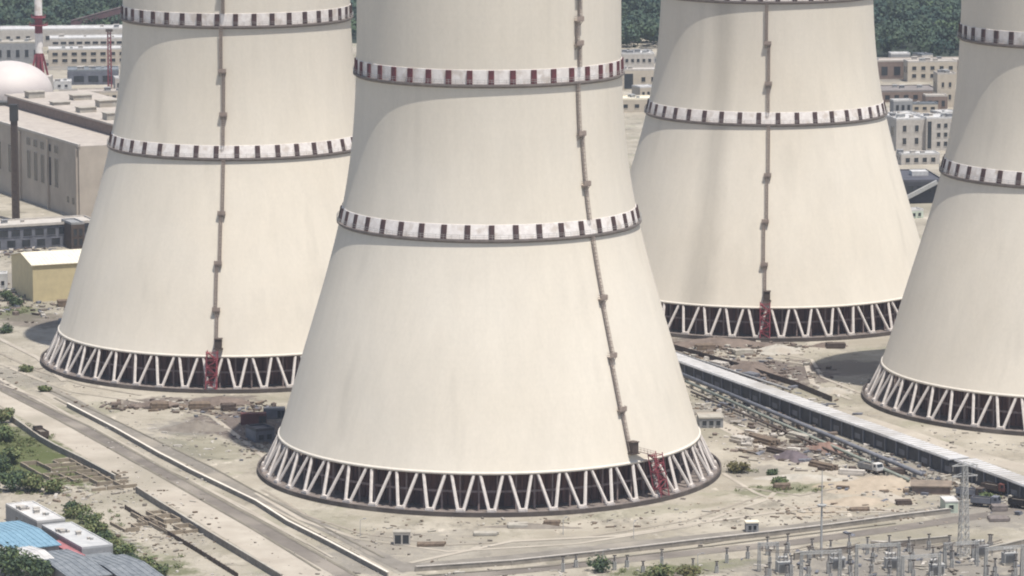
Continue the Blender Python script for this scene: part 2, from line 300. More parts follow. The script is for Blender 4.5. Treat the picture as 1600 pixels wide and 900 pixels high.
def tower_meshes():
    D = {}
    zs = list(np.linspace(9.6, 174, 66))
    mb = MB(); outer = [(shell_r(z), z) for z in zs]
    inner = [(shell_r(z) - 0.9, z) for z in zs][::-1]
    mb.lathe(outer + [(outer[-1][0] + 0.8, 174.05), (outer[-1][0] + 0.8, 175), (inner[0][0], 175)] + inner, 160)
    D['shell'] = mb.mesh('shell', M_shell, True)
    mb = MB().lathe([(54.05, 9.45), (54.85, 9.45), (54.75, 10.05), (54.35, 10.15)], 160); D['lintel'] = mb.mesh('lintel', M_lintel, True)
    # basin: dark kerb wall, sloped apron
    mb = MB().lathe([(60.2, -0.5), (60.2, 1.15), (59.75, 1.15), (59.75, 0.35)], 144)
    mb.lathe([(59.7, 0.35), (59.3, .95), (57.4, 1.0), (57.2, 0.3), (46.0, 0.2)], 144, 1)
    D['basin'] = mb.mesh('basin', [M_basin, M_apron])
    mb = MB(); mb.lathe([(48.0, 0.1), (48.0, 11.6), (0.1, 11.7)], 144)
    for i in range(144):                                            # upright edges of the packing
        a = 2 * math.pi * i / 144; p = polar(a, 48.3, 0.2); mb.box((p.x, p.y, 5.6), (0.5, 0.5, 10.8), a)
    for i in range(72):                                             # inner row of thin posts and their tie beam
        a = 2 * math.pi * (i + .5) / 72; p = polar(a, 52.6, 0); mb.box((p.x, p.y, 5.2), (.42, .42, 10), a, 1)
    mb.lathe([(52.4, 4.6), (52.8, 4.6), (52.8, 5.1), (52.4, 5.1)], 96, 1)
    D['packing'] = mb.mesh('packing', [M_fill, M_post])
    half = math.pi / COLS
    mb = MB()
    for s in (-1, 1):
        mb.beam(polar(s * 0.0115, FOOT_R, FOOT_Z), polar(s * (half - 0.013), TOP_R, TOP_Z), 0.78, 0.74, 0, 6, 0.74)
    D['column'] = mb.mesh('column', M_col)
    mb = MB(); p = polar(0, FOOT_R, 1.25); mb.box((p.x, p.y, 1.0), (2.3, 1.3, 0.8)); mb.box((p.x, p.y, 1.55), (1.8, 1.0, 0.35))
    D['pedestal'] = mb.mesh('pedestal', M_col)
    D['ring'] = []
    for zg, ro in ((65.0, 39.2), (103.0, 34.75), (141.0, 34.8)):
        rs = shell_r(zg); rb = ro
        mb = MB().lathe([(rs - 0.2, zg - 0.5), (rs + 0.1, zg - 0.5), (rb, zg), (rb, zg + 0.45), (rs - 0.2, zg + 0.45)], 160)
        gal = mb.mesh('gallery', M_slab)
        r1 = shell_r(zg + 4.2)
        mb = MB().lathe([(rs + 0.02, zg + 0.5), (shell_r(zg + 4.0) + 0.12, zg + 4.0), (r1 - 0.3, zg + 4.1)], 160)
        band = mb.mesh('painted_band', M_white, False)
        mb = MB(); rl, rh = shell_r(zg + .5), shell_r(zg + 3.9); vs = [(x, -(r_ + e), z) for r_, z in ((rl, zg + .46), (rh, zg + 3.9)) for x in (-.7, .7) for e in (.06, .5)]
        mb.add(vs, [(1, 3, 7, 5), (0, 4, 6, 2), (0, 1, 5, 4), (2, 6, 7, 3), (4, 5, 7, 6), (0, 2, 3, 1)])
        bar = mb.mesh('marker_panel', M_bar)
        mb = MB()
        for i in range(120):
            a = 2 * math.pi * (i + .5) / 120; p = polar(a, rb - 0.06, zg + .45); mb.beam(p, p + Vector((0, 0, 1.1)), 0.07)
        for h in (0.6, 1.1): mb.lathe([(rb - 0.09, zg + .45 + h), (rb - 0.03, zg + .45 + h), (rb - 0.03, zg + .52 + h), (rb - .09, zg + .52 + h)], 120)
        D['ring'].append((gal, band, bar, mb.mesh('railing', M_galv)))
    return D
TM = tower_meshes()

def ladder(tower, a0, zlo, zhi, off, mesh_rows):
    """one flight of a caged ladder lying on the shell at angle a0, shifted sideways by off metres"""
    mb = MB(); n = max(2, int((zhi - zlo) / 3)); P = []
    for i in range(n + 1):
        z = zlo + (zhi - zlo) * i / n; r = shell_r(z); P.append((a0 + off / r, r, z))
    for (a, r, z), (a2, r2, z2) in zip(P, P[1:]):
        for s in (-0.36, 0.36):
            mb.beam(polar(a + s / r, r + 0.22, z), polar(a2 + s / r2, r2 + 0.22, z2), 0.13)
            mb.beam(polar(a + s * 1.15 / r, r + 0.85, z), polar(a2 + s * 1.15 / r2, r2 + 0.85, z2), 0.11)
        mb.beam(polar(a, r + 1.02, z), polar(a2, r2 + 1.02, z2), 0.11)
        for k in range(7):
            t = (k + .5) / 7; aa, rr, zz = a + (a2 - a) * t, r + (r2 - r) * t, z + (z2 - z) * t
            mb.beam(polar(aa - 0.4 / rr, rr + 0.22, zz), polar(aa + 0.4 / rr, rr + 0.22, zz), 0.1)
            if k % 2 == 0:
                q = [polar(aa - 0.42 / rr, rr + 0.22, zz), polar(aa - 0.42 / rr, rr + 0.8, zz), polar(aa, rr + 1.04, zz), polar(aa + 0.42 / rr, rr + 0.8, zz), polar(aa + 0.42 / rr, rr + 0.22, zz)]
                for u, v in zip(q, q[1:]): mb.beam(u, v, 0.09)
    return mb.build('ladder', M_ladder, tower)

def landing(tower, a, z, wd=2.2):
    r = shell_r(z); mb = MB()
    c = polar(a, r + 0.6, z); mb.box(c, (wd, 1.3, 0.22), a)
    for h in (0.55, 1.1):
        for s in (-1, 1):
            p = c + Vector((math.cos(a), math.sin(a), 0)) * s * wd / 2
            mb.beam(p + Vector((0, 0, h)) + polar(a, .6, 0), p + Vector((0, 0, h)) - polar(a, .5, 0), 0.09)
        q = c + polar(a, 0.62, h); e = Vector((math.cos(a), math.sin(a), 0)) * wd / 2
        mb.beam(q - e, q + e, 0.09)
    for s in (-1, 0, 1):
        q = c + polar(a, 0.62, 0) + Vector((math.cos(a), math.sin(a), 0)) * s * wd / 2; mb.beam(q, q + Vector((0, 0, 1.1)), 0.1)
    for s in (-.8, .8):
        q = c + Vector((math.cos(a), math.sin(a), 0)) * s; mb.beam(q + polar(a, .5, -.1), polar(a, shell_r(z - 1.2) + .02, z - 1.2) + Vector((math.cos(a), math.sin(a), 0)) * s, 0.12)
    o = mb.build('landing', M_ladder, tower)
    mb = MB(); q = c + polar(a, 0.66, 0.65); mb.box(q, (wd, 0.06, 1.0), a); mb.build('screen', M_ladder, o)
    return o

def cooling_tower(loc, label, ladder_deg, stair_deg, phase, walkway):
    t = thing('cooling_tower', label, 'cooling tower', loc, 0, 'four concrete cooling towers')
    for k in ('shell', 'lintel', 'basin', 'packing'):
        o = link(k, TM[k], t)
        if k == 'shell' and phase == 1.6: o.material_slots[0].link = 'OBJECT'; o.material_slots[0].material = M_shell_stained
    for i in range(COLS):
        a = 2 * math.pi * i / COLS + R(phase); c = link('column', TM['column'], t, None, a); link('pedestal', TM['pedestal'], c)
    for j, (gal, band, bar, rail) in enumerate(TM['ring']):
        gobj = link('gallery', gal, t); link('painted_band', band, gobj); link('railing', rail, gobj)
        if j < 2:
            for i in range(BARS):
                o = link('marker_panel', bar, gobj, None, 2 * math.pi * i / BARS + R(phase + .4))
                if walkway and j == 1: o.material_slots[0].link = 'OBJECT'; o.material_slots[0].material = M_bar2
        else:
            mb = MB()
            for i in range(BARS):
                a = 2 * math.pi * i / BARS; p = polar(a, 34.4, 143); mb.box(p, (1.36, .6, 3.4), a)
            struct(mb.build('marker_panels', M_bar, gobj), 'stuff')
    a0 = R(ladder_deg); zs = [(12.6, 22.5), (22.5, 35.5), (35.5, 49.5), (49.5, 65.0), (69, 77.5), (77.5, 90), (90, 103), (107, 112.5), (112.5, 118.5), (118.5, 125), (125, 140.5)]
    offs = [-.3, -.75, .1, .5, .3, .35, -.4, .3, -.4, .4, 0]
    for i, ((zl, zh), of) in enumerate(zip(zs, offs)):
        ladder(t, a0, zl, zh, of, 0)
        if zh not in (65.0, 103, 140.5): landing(t, a0 + (of + offs[i + 1]) / 2 / shell_r(zh), zh)
    # cabin at the foot of the ladder, walkway and the red stair in front of the columns
    r = shell_r(13); p = polar(a0 + .4 / r, r + .9, 13.6); mb = MB(); mb.box(p, (1.9, 1.9, 2.6), a0); mb.box(p + Vector((0, 0, 1.4)), (2.3, 2.3, .2), a0)
    mb.box(p - Vector((0, 0, 1.5)), (2.6, 2.4, .25), a0)
    mb.build('ladder_cabin', M_rust, t)
    a1 = R(stair_deg)
    if walkway:
        mb = MB(); q0, q1 = polar(a0 + .03, shell_r(12.6) + 1.1, 12.5), polar(a1, 56.2, 11.0)
        mb.beam(q0, q1, 1.0, .2)
        for h in (.6, 1.1): mb.beam(q0 + Vector((0, 0, h)), q1 + Vector((0, 0, h)), .1)
        for k in range(6):
            q = q0.lerp(q1, k / 5); mb.beam(q, q + Vector((0, 0, 1.1)), .09)
        mb.build('walkway', M_ladder, t)
    st = MB(); hw, hd, top = 1.5, 1.1, 11.2
    T = Vector((math.cos(a1), math.sin(a1), 0)); N = polar(a1, 1, 0); C0 = polar(a1, 58.9, 1.0); C1 = polar(a1, 56.6, top)
    def sp(s, n, k): return C0.lerp(C1, k) + T * s * hw + N * n * hd
    for s in (-1, 1):
        for nn in (-1, 1): st.beam(sp(s, nn, 0), sp(s, nn, 1.06), .26)
    for lv in range(6):
        k = lv / 5
        for s in (-1, 1): st.beam(sp(s, -1, k), sp(s, 1, k), .16)
        for nn in (-1, 1): st.beam(sp(-1, nn, k), sp(1, nn, k), .16)
        if lv < 5:
            z = 1 if lv % 2 else -1
            for nn in (-.9, -.1): st.beam(sp(-z, nn, k), sp(z, nn, k + .2), .3, .2)
            st.beam(sp(-z, 1, k + .02), sp(z, 1, k + .18), .14)
            c = sp(z * .8, 0, k + .2); st.box(c, (.9, 2 * hd, .12), a1)
    st.build('stair_tower', M_red, t)
    return t
cooling_tower((-5.87, 976.9, 0), 'pale concrete cooling tower at the front, whole base ring and red stair in view', 41.0, 47.3, 0.9, True)
cooling_tower((-82.13, 1143.6, 0), 'cooling tower behind the front one on the side of the cream warehouse', -3.0, -4.2, 3.1, False)
cooling_tower((81.9, 1231.7, 0), 'farthest cooling tower, base partly hidden by the two towers before it', -3.2, -3.4, 1.6, False)
cooling_tower((160.1, 1076.2, 0), 'cooling tower cut off by the picture edge beside the long white duct', 30.0, 38.0, 2.2, False)

# ------------------------------------------------------------------ builders for the rest of the site
def block(name, label, cat, corner, length, depth, h, wall, roof, group=None, rz=GRID, front=None, left=None, parapet=0.5, over=0.0, slope=0.0, ridge=None, vents=0, vent_s=1.0, band=None, seed=1):
    """a hall or house: local x runs along the front (away to the right), local y into the depth; corner is the near left corner on the ground.
    front / left = list of (columns, rows, x0, x1, z0, z1, width share, height share) window grids"""
    q = random.Random(seed)
    t = thing(name, label, cat, (corner.x, corner.y, corner.z), rz, group)
    mb = MB()
    if ridge is None:
        mb.b2((0, 0, -.2), (length, depth, h))
    else:                                                            # gable ends on the left and right
        vs = [(x, y, z) for x in (0, length) for y, z in ((0, -.2), (depth, -.2), (depth, h), (depth * .5, h + ridge), (0, h))]
        mb.add(vs, [(0, 4, 3, 2, 1), (5, 6, 7, 8, 9), (0, 5, 9, 4), (1, 2, 7, 6), (2, 3, 8, 7), (3, 4, 9, 8), (0, 1, 6, 5)])
    if band: mb.b2((-.06, -.06, h * band[0]), (length + .06, depth + .06, h * band[1]), 1)
    mb.build('wall', [wall, M_grey], t)
    rb = MB()
    if ridge is None:
        o = over; rb.b2((-o, -o, h + .01), (length + o, depth + o, h + .3))
        if parapet:
            e = .3
            for lo, hi in (((-o, -o), (length + o, -o + e)), ((-o, depth + o - e), (length + o, depth + o)), ((-o, -o + e), (-o + e, depth + o - e)), ((length + o - e, -o + e), (length + o, depth + o - e))):
                rb.b2((*lo, h + .3), (*hi, h + .3 + parapet), 0)
    else:
        o = .5; th = .22
        for s in (0, 1):
            y0, y1 = (-o, depth * .5) if s == 0 else (depth + o, depth * .5); zb = h - ridge * o / (depth * .5)
            vs = [(-o, y0, zb + .03), (length + o, y0, zb + .03), (length + o, y1, h + ridge + .03), (-o, y1, h + ridge + .03)]
            vs += [(a, b, c + th) for a, b, c in vs]
            rb.add(vs, [(0, 1, 2, 3), (7, 6, 5, 4), (0, 4, 5, 1), (1, 5, 6, 2), (2, 6, 7, 3), (3, 7, 4, 0)])
    rf = rb.build('roof', roof, t)
    if ridge is not None:
        sm = MB(); nn = int(length / 1.3)
        for i in range(nn + 1):
            x = i * length / nn
            for ya, yb in ((-.5, depth * .5), (depth + .5, depth * .5)): sm.beam((x, ya, h - ridge * .5 / (depth * .5) + .27), (x, yb, h + ridge + .27), .12)
        sm.build('roof_seams', roof, rf)['kind'] = 'stuff'
    for k in range(vents):
        x, y = q.uniform(1, max(1.1, length - 2)), q.uniform(.25, .75) * depth; s = vent_s * q.uniform(.6, 1.3)
        z = h + .3 if ridge is None else h + ridge * (1 - abs(y / depth - .5) * 2)
        v = MB(); v.b2((x - s, y - s * .8, z - .3), (x + s, y + s * .8, z + s * 1.1)); v.b2((x - s * 1.2, y - s, z + s * 1.1 + .01), (x + s * 1.2, y + s, z + s * 1.1 + .2))
        v.build('roof_vent', q.choice([M_grey, M_pale, M_galv]), rf)
    for side, spec in ((0, front), (1, left)):
        for (nc, nr, x0, x1, z0, z1, ws, hs) in (spec or []):
            for r_ in range(nr):
                for c_ in range(nc):
                    cw, ch = (x1 - x0) / nc, (z1 - z0) / nr; a, z = x0 + (c_ + .5) * cw, z0 + (r_ + .5) * ch; hw, hh = cw * ws / 2, ch * hs / 2
                    f, p = MB(), MB(); e = min(.18, hw * .2)
                    def bb(m, a0, a1, za, zb, d0, d1):
                        if side == 0: m.b2((a0, -d1, za), (a1, -d0, zb))
                        else: m.b2((-d1, a0, za), (-d0, a1, zb))
                    bb(f, a - hw - e, a + hw + e, z - hh - e, z - hh, .0, .16); bb(f, a - hw - e, a + hw + e, z + hh, z + hh + e, 0, .14)
                    bb(f, a - hw - e, a - hw, z - hh, z + hh, 0, .12); bb(f, a + hw, a + hw + e, z - hh, z + hh, 0, .12)
                    bb(p, a - hw, a + hw, z - hh, z + hh, 0, .05)
                    w_ = f.build('window', wall, t); p.build('pane', M_glass, w_)
    return t, rf
def corner_at(px, py): return at(px, py, 0)

# --- turbine hall with its raised bay, mast in front of it
M_hall = mat('hall_render', (.44, .39, .33), (.35, .305, .26), .9, .12)
hc = corner_at(125, 343)
HH = 28.0
hall, hroof = block('turbine_hall', 'long grey turbine hall with tall slot windows below the white dome', 'hall', hc, 26, 150, HH - .3, M_hall, M_pinkroof, parapet=0,
                    left=[(5, 1, 21, 60, 9.5, 20.5, .48, 1.0), (5, 1, 21, 60, 22.3, 26.0, .55, .75), (2, 1, 4, 15, 4.5, 8, .5, .7), (3, 1, 72, 110, 9.5, 20.5, .3, 1.0)],
                    front=[(2, 1, 4, 20, 1, 6, .4, .9)])
mb = MB(); mb.b2((24.0, 2, 20), (58, 149, HH + 4.2)); mb.build('upper_bay', M_brown, hall)
mb = MB(); mb.b2((23.2, 1.2, HH + 4.22), (59, 150, HH + 4.9)); mb.build('upper_roof', M_pinkroof, hall)
for k in range(9):
    mb = MB(); mb.b2((26 + (k % 2) * 14, 8 + k * 15, HH + 4.92), (33 + (k % 2) * 15, 13 + k * 15, HH + 6.0 + .7 * (k % 3))); mb.b2((25.7 + (k % 2) * 14, 7.7 + k * 15, HH + 6.01 + .7 * (k % 3)), (33.3 + (k % 2) * 15, 13.3 + k * 15, HH + 6.3 + .7 * (k % 3))); mb.build('roof_monitor', M_conc, hall)
mb = MB(); mb.b2((-.5, -.4, HH + .02), (.6, 150, HH + .9)); mb.build('eave', M_pale, hall)
for k in range(5):
    mb = MB(); mb.b2((-.9, 1.0 + k * 32, 0), (-.02, 2.3 + k * 32, HH - 1)); mb.build('pilaster', M_hall, hall)
p = at(25, 345); t = thing('mast', 'dark brown steel mast before the grey hall with slot windows', 'mast', p)
ht = 200 - (200 * 1.0) * 0 ; mb = MB()
for s in ((-1, -1), (1, -1), (1, 1), (-1, 1)): mb.beam((s[0] * 1.1, s[1] * 1.1, 0), (s[0] * .9, s[1] * .9, 44), .5)
for k in range(15):
    z0, z1 = k * 44 / 15, (k + 1) * 44 / 15
    for (a, b_) in (((-1, -1), (1, -1)), ((1, -1), (1, 1)), ((1, 1), (-1, 1)), ((-1, 1), (-1, -1))):
        mb.beam((a[0], a[1], z0), (b_[0], b_[1], z1), .3); mb.beam((a[0], a[1], z1), (b_[0], b_[1], z1), .3)
mb.build('lattice', M_rust, t); mb = MB(); mb.b2((-1.0, -1.0, 1), (1.0, 1.0, 38)); mb.build('core', M_rust, t)
mb = MB(); mb.b2((-1.5, -1.5, 38.2), (1.5, 1.5, 44.5)); mb.build('head', mat('mast_head', (.05, .05, .05)), t)

# --- reactor dome
dc = at(20, 262); dc = Vector(((20 - 800) / F_PX * 1640, 1620, 0)); t = thing('reactor_dome', 'big white dome of the reactor building above the grey hall', 'dome', dc)
MB().lathe([(17, 0), (17, 31)], 64).build('wall', M_pale, t, True)
MB().lathe([(18.5, 29.5), (18.6, 31)] + [(18.6 * math.cos(a), 31 + 13.2 * math.sin(a)) for a in np.linspace(0.02, math.pi / 2 - .001, 20)], 64).build('dome', mat('dome_white', (0.56, 0.51, 0.48), (0.49, 0.44, 0.42), .6, .08), t, True)
MB().lathe([(19.4, 28.6), (19.4, 29.4), (17.0, 29.4)], 64).build('walkway', M_grey, t)
mb = MB()
for k in range(20):
    a = k * math.pi / 10; p = polar(a, 19.3, 29.4); mb.beam(p, p + Vector((0, 0, 1.2)), .12)
mb.build('railing', M_grey, t)

# --- vent stack, red and white
sc = Vector(((69 - 800) / F_PX * 1905, 1880, 0)); t = thing('vent_stack', 'red and white banded vent stack rising beside the dome', 'chimney', sc)
def zat(py, D): return 200 - D * math.tan(PITCH + math.atan((py - 450) / F_PX))
zz = [0, zat(112, 1880), zat(83, 1880), zat(52, 1880), zat(24, 1880), zat(-6, 1880), zat(-40, 1880), 100]
for k in range(len(zz) - 1):
    MB().lathe([(1.9, zz[k]), (1.9, zz[k + 1])], 24).build('band', [M_red, M_white][k % 2 == 0] if k else M_grey, t, True)
for py in (40, 28):
    z = zat(py, 1880); mb = MB(); mb.lathe([(1.8, z), (4.6 if py == 40 else 3.6, z), (4.6 if py == 40 else 3.6, z + .4), (1.8, z + .4)], 24)
    for k in range(14):
        q = polar(k * math.pi / 7, 4.5 if py == 40 else 3.5, z + .4); mb.beam(q, q + Vector((0, 0, 1.3)), .14)
    mb.build('platform', M_red, t)
for k in range(4):
    a = k * math.pi / 2 + .6; MB().beam(polar(a, 7.5, 0), polar(a, 2, zat(85, 1880)), .9).build('brace', M_red, t)
MB().b2((-6, -5, 0), (6, 5, 12)).build('base_house', M_pale, t)

# --- cream warehouse and the blue grey plant row
wc = corner_at(52, 472)
block('warehouse', 'cream metal warehouse with a bright gable roof beside the leaning tower base', 'warehouse', wc, 46, 26, 12.2, M_cream, M_creamroof, ridge=2.4, rz=GRID - .07, front=[(3, 1, 22, 40, .4, 4.6, .6, 1.0)])
gc = corner_at(-30, 393)
t, rf = block('pump_house', 'low blue grey plant building with a white roof edge between warehouse and hall', 'building', gc, 43, 14, 8.2, M_bluegrey, M_pale, parapet=.6, over=.5, rz=GRID - .05,
              front=[(9, 1, 2, 42, 4.3, 7.4, .72, .8), (7, 1, 3, 42, .6, 3.4, .55, .9)], vents=6)
t, rf = block('plant_annex', 'dark grey annex with barred openings touching the leaning tower', 'annex', at(112, 390), 5, 12, 9.0, M_rust, M_grey, rz=GRID - .05, front=[(2, 2, .4, 4.6, .8, 8, .6, .7)])

# --- distant plant buildings seen left of the towers
far = [
    ('storage_hall', 'long white storage hall at the forest edge, left of the stack', (0, 74, 70, 22, 9.5), M_pale, M_whiteroof, [(12, 1, 2, 68, 3, 7, .4, .6)]),
    ('office_block', 'white block with window strips at the forest edge, right of the stack', (78, 84, 46, 18, 8), M_pale, M_whiteroof, [(10, 2, 1, 45, 1, 7.5, .7, .45)]),
    ('office_block', 'pale block with two window rows in front of the white strip block', (76, 103, 48, 14, 8.5), M_beige, M_whiteroof, [(9, 2, 1, 47, 1, 8, .55, .5)]),
    ('workshop', 'blue grey flat workshop below the pale office blocks', (106, 133, 26, 18, 7), M_bluegrey, M_greyroof, [(3, 1, 2, 24, 1, 5, .7, .8)]),
    ('store', 'small white flat store right of the dome', (84, 140, 9, 12, 3.4), M_whiteroof, M_whiteroof, [(2, 1, 1, 8, 1, 2.6, .4, .8)]),
    ('workshop', 'beige two storey workshop directly behind the raised roof of the hall', (122, 168, 24, 14, 7), M_beige, M_pinkroof, [(6, 2, 1, 23, 1, 6.6, .5, .45)]),
    ('store', 'grey shed with a pale roof behind the dome', (-10, 100, 26, 18, 11), M_grey, M_conc, [(5, 1, 1, 25, 3, 8, .4, .8)]),
    # between the front tower and the farthest one
    ('office_block', 'white flat roofed block at the forest edge between front and farthest tower', (972, 118, 17, 16, 11), M_pale, M_whiteroof, [(5, 2, 1, 16, 1, 10, .5, .4)]),
    ('workshop', 'beige workshop with a dark doorway between front and farthest tower', (970, 140, 26, 12, 9.5), M_beige, M_pale, [(1, 1, 1.5, 6.5, .3, 8, .9, 1.0), (3, 1, 9, 24, 3, 7, .4, .6)]),
    ('store', 'low cream shed just left of the farthest tower', (962, 176, 26, 14, 6), M_beige, M_creamroof, [(4, 1, 2, 24, 1.5, 4.5, .4, .6)]),
    # between the farthest tower and the one at the edge
    ('storage_hall', 'long brownish hall under the forest right of the farthest tower', (1366, 124, 64, 16, 9), M_brown, M_pinkroof, [(9, 1, 2, 62, 1, 7.5, .5, .7)]),
    ('office_block', 'pale pink block standing before the brownish hall', (1418, 128, 26, 10, 10), M_beige, M_pale, [(5, 2, 1, 25, 1, 9, .45, .5)]),
    ('workshop', 'wide brown grey roofed workshop between the right hand towers', (1376, 160, 30, 26, 5), M_brown, mat('brown_grey_roof', (.24, .215, .2), (.18, .16, .15), .8, .3), [(6, 1, 1, 29, .8, 4, .5, .7)]),
    ('water_tower', 'square beige tower block beside the wide brown grey workshop', (1464, 168, 9, 9, 16), M_beige, M_pale, [(2, 2, 1, 8, 2, 14, .35, .4)]),
    ('office_block', 'tall white building with dark vertical slots between the right hand towers', (1400, 236, 13, 22, 13.5), M_pale, M_whiteroof, [(2, 2, 1, 12, 1.5, 12.5, .3, .5)]),
    ('office_block', 'white block with a dark slot joint, right of the tall slotted building', (1447, 236, 14, 16, 14), M_pale, M_whiteroof, [(1, 1, .4, 2.4, 1, 13, .9, 1.0), (3, 3, 4, 13.5, 1, 13, .5, .5)]),
    ('store', 'grey white flat store in front of the slotted white buildings', (1408, 258, 17, 8, 4.2), M_pale, M_whiteroof, [(4, 1, 1, 16, .6, 3.4, .5, .7)]),
]
for k, (nm, lab, (px, py, L, Dp, H), wm, rm, wins) in enumerate(far):
    block(nm, lab, {'storage_hall': 'hall', 'office_block': 'office building', 'workshop': 'workshop', 'store': 'store', 'water_tower': 'tower block'}[nm], at(px, py), L, Dp, H, wm, rm, rz=.12 if py < 185 else GRID * .4, front=wins,
          left=[(2, 1, 1, Dp - 1, H * .35, H * .85, .4, .6)], vents=3 + k % 4, vent_s=1.1, seed=k)

# filler rows of low far buildings, each its own thing
q = random.Random(31)
rows = [(20, 118), (8, 62), (96, 64), (150, 62), (150, 118), (180, 145), (985, 92), (1012, 100), (1000, 158), (1392, 104), (1440, 100), (1474, 110), (1396, 178), (1424, 176), (1446, 172), (1470, 196), (1405, 196)]
names = ['grey roofed', 'white roofed', 'pinkish', 'brown', 'pale concrete', 'flat roofed grey', 'cream', 'small white']
where = ['behind the dome', 'at the forest edge, leftmost', 'under the red conveyor', 'under the high end of the red conveyor', 'between the pale block and the tower', 'against the tower behind the workshop', 'left in the gap beside the front tower',
         'right in the gap beside the farthest tower', 'low in the gap beside the front tower', 'leftmost below the right hand forest', 'in the middle below the right hand forest', 'rightmost below the right hand forest',
         'beside the paved yard, left one', 'beside the paved yard, middle one', 'beside the paved yard, right one', 'against the edge tower behind the white block', 'behind the tall slotted building']
for k, (px, py) in enumerate(rows):
    L, Dp, H = q.uniform(7, 13), q.uniform(6, 10), q.uniform(3.2, 7)
    wm, rm = q.choice([M_pale, M_beige, M_grey, M_brown]), q.choice([M_whiteroof, M_pinkroof, M_conc, M_greyroof, M_pale])
    rn = {id(M_whiteroof): 'white roofed', id(M_pinkroof): 'pinkish roofed', id(M_conc): 'concrete roofed', id(M_greyroof): 'grey roofed', id(M_pale): 'pale roofed'}[id(rm)]
    block('hut', f'small {rn} hut {where[k]}', 'hut', at(px, py), L, Dp, H, wm, rm, group='small huts among the far plant buildings', rz=q.choice([0.05, GRID, .2]), front=[(3, 1, .5, L - .5, 1, H * .8, .5, .7)], vents=q.randint(0, 2), vent_s=.7, seed=k + 60)

# paved far yards
for px, py, L, Dp, m_ in ((1385, 178, 34, 26, M_clight), (1400, 252, 40, 12, M_clight), (90, 152, 60, 40, M_cpath), (975, 165, 40, 30, M_cpath), (60, 110, 80, 60, M_cpath), (1380, 128, 70, 50, M_cpath)):
    c = at(px, py); mb = MB(); mb.add([(c.x, c.y, .02), (c.x + L, c.y + L * .2, .02), (c.x + L - 4, c.y + Dp + L * .2, .02), (c.x - 4, c.y + Dp, .02)], [(0, 1, 2, 3)])
    struct(mb.build('pavement', m_))

# dark plant between the right hand towers
t, rf = block('substation_hall', 'dark slate plant building with a light conveyor between the right hand towers', 'plant building', at(1412, 318), 16, 34, 8.5, mat('slate_cladding', (.06, .062, .07), (.04, .04, .048), .7, .3), mat('slate_roof', (.10, .10, .115), (.06, .06, .07), .7, .3), rz=.1,
              front=[(4, 1, 1, 15, 4, 7.5, .6, .7)])
mb = MB(); mb.b2((6.5, 16, 8.85), (13, 22, 10.6)); mb.build('roof_house', M_whiteroof, rf)
mb = MB(); mb.beam((1, -1.2, 2.5), (13, -1.2, 8.6), 1.8, 1.5); mb.build('conveyor', M_galv, t)
block('kiosk', 'pale green kiosk at the foot of the dark slate plant building', 'kiosk', at(1422, 342), 6, 5, 2.8, mat('pale_green_paint', (.50, .55, .46)), M_whiteroof, front=[(2, 1, .5, 5.5, .6, 2.3, .5, .8)])

# red brown inclined conveyor at the back left
cz0, cz1 = 9.0, 17.0; c0 = at(112, 62); c1 = at(192, 62)
t = thing('conveyor_gallery', 'red brown inclined conveyor gallery on trestles before the forest', 'conveyor', (c0.x, c0.y, 0))
d = c1 - c0; mb = MB(); mb.beam((0, 0, cz0), (d.x, d.y, cz1), 3.4, 3.0); mb.build('gallery', mat('red_brown_cladding', (.15, .085, .085), (.10, .06, .06)), t)
mb = MB(); mb.beam((0, 0, cz0 + 2.1), (d.x, d.y, cz1 + 2.1), 3.8, .3); mb.build('roof', mat('red_brown_roof', (.22, .15, .15), (.16, .11, .11)), t)
for k in (.15, .5, .8, .97):
    mb = MB(); x, y, z = d.x * k, d.y * k, cz0 + (cz1 - cz0) * k - 1.5
    for s in (-1, 1): mb.beam((x + s * 2.2, y, 0), (x + s * 1.2, y, z), .6)
    mb.beam((x - 1.8, y, z * .45), (x + 1.8, y, z * .45), .4); mb.build('trestle', M_rust, t)
p = at(172, 146); t = thing('lattice_mast', 'thin red brown lattice mast between the pale blocks and the tower', 'mast', p); mb = MB()
for s in ((-1, -1), (1, -1), (1, 1), (-1, 1)): mb.beam((s[0] * .9, s[1] * .9, 0), (s[0] * .7, s[1] * .7, 31), .4)
for k in range(14):
    z0, z1 = k * 31 / 14, (k + 1) * 31 / 14
    for (a, b_) in (((-1, -1), (1, -1)), ((1, -1), (1, 1)), ((1, 1), (-1, 1)), ((-1, 1), (-1, -1))): mb.beam((a[0] * .8, a[1] * .8, z0), (b_[0] * .8, b_[1] * .8, z1), .25)
mb.build('lattice', M_red, t); MB().b2((-1.6, -1.6, 31), (1.6, 1.6, 32.2)).build('head', M_rust, t)

# ------------------------------------------------------------------ vegetation
def leaf_cloud(mb, blobs, n, size, q, mi=None):
    tot = sum(b[1] ** 2 for b in blobs)
    for (c, r, sq) in blobs:
        for _ in range(max(6, int(n * r * r / tot))):
            u = Vector((q.gauss(0, 1), q.gauss(0, 1), q.gauss(0, 1))).normalized(); k = r * (0.55 + .45 * q.random() ** .5) * (1 + .18 * q.gauss(0, 1))
            p = Vector(c) + Vector((u.x * k, u.y * k, u.z * k * sq))
            nrm = (u + Vector((q.gauss(0, .6), q.gauss(0, .6), q.gauss(0, .6) + .4))).normalized(); a = nrm.orthogonal().normalized(); b_ = nrm.cross(a)
            s = size * q.uniform(.6, 1.3); th = q.uniform(0, 6.28); a, b_ = a * math.cos(th) + b_ * math.sin(th), b_ * math.cos(th) - a * math.sin(th)
            mb.add([p - a * s, p - b_ * s * .6, p + a * s, p + b_ * s * .6], [(0, 1, 2, 3)], mi if mi is not None else q.choice((0, 0, 0, 1, 1, 2)))
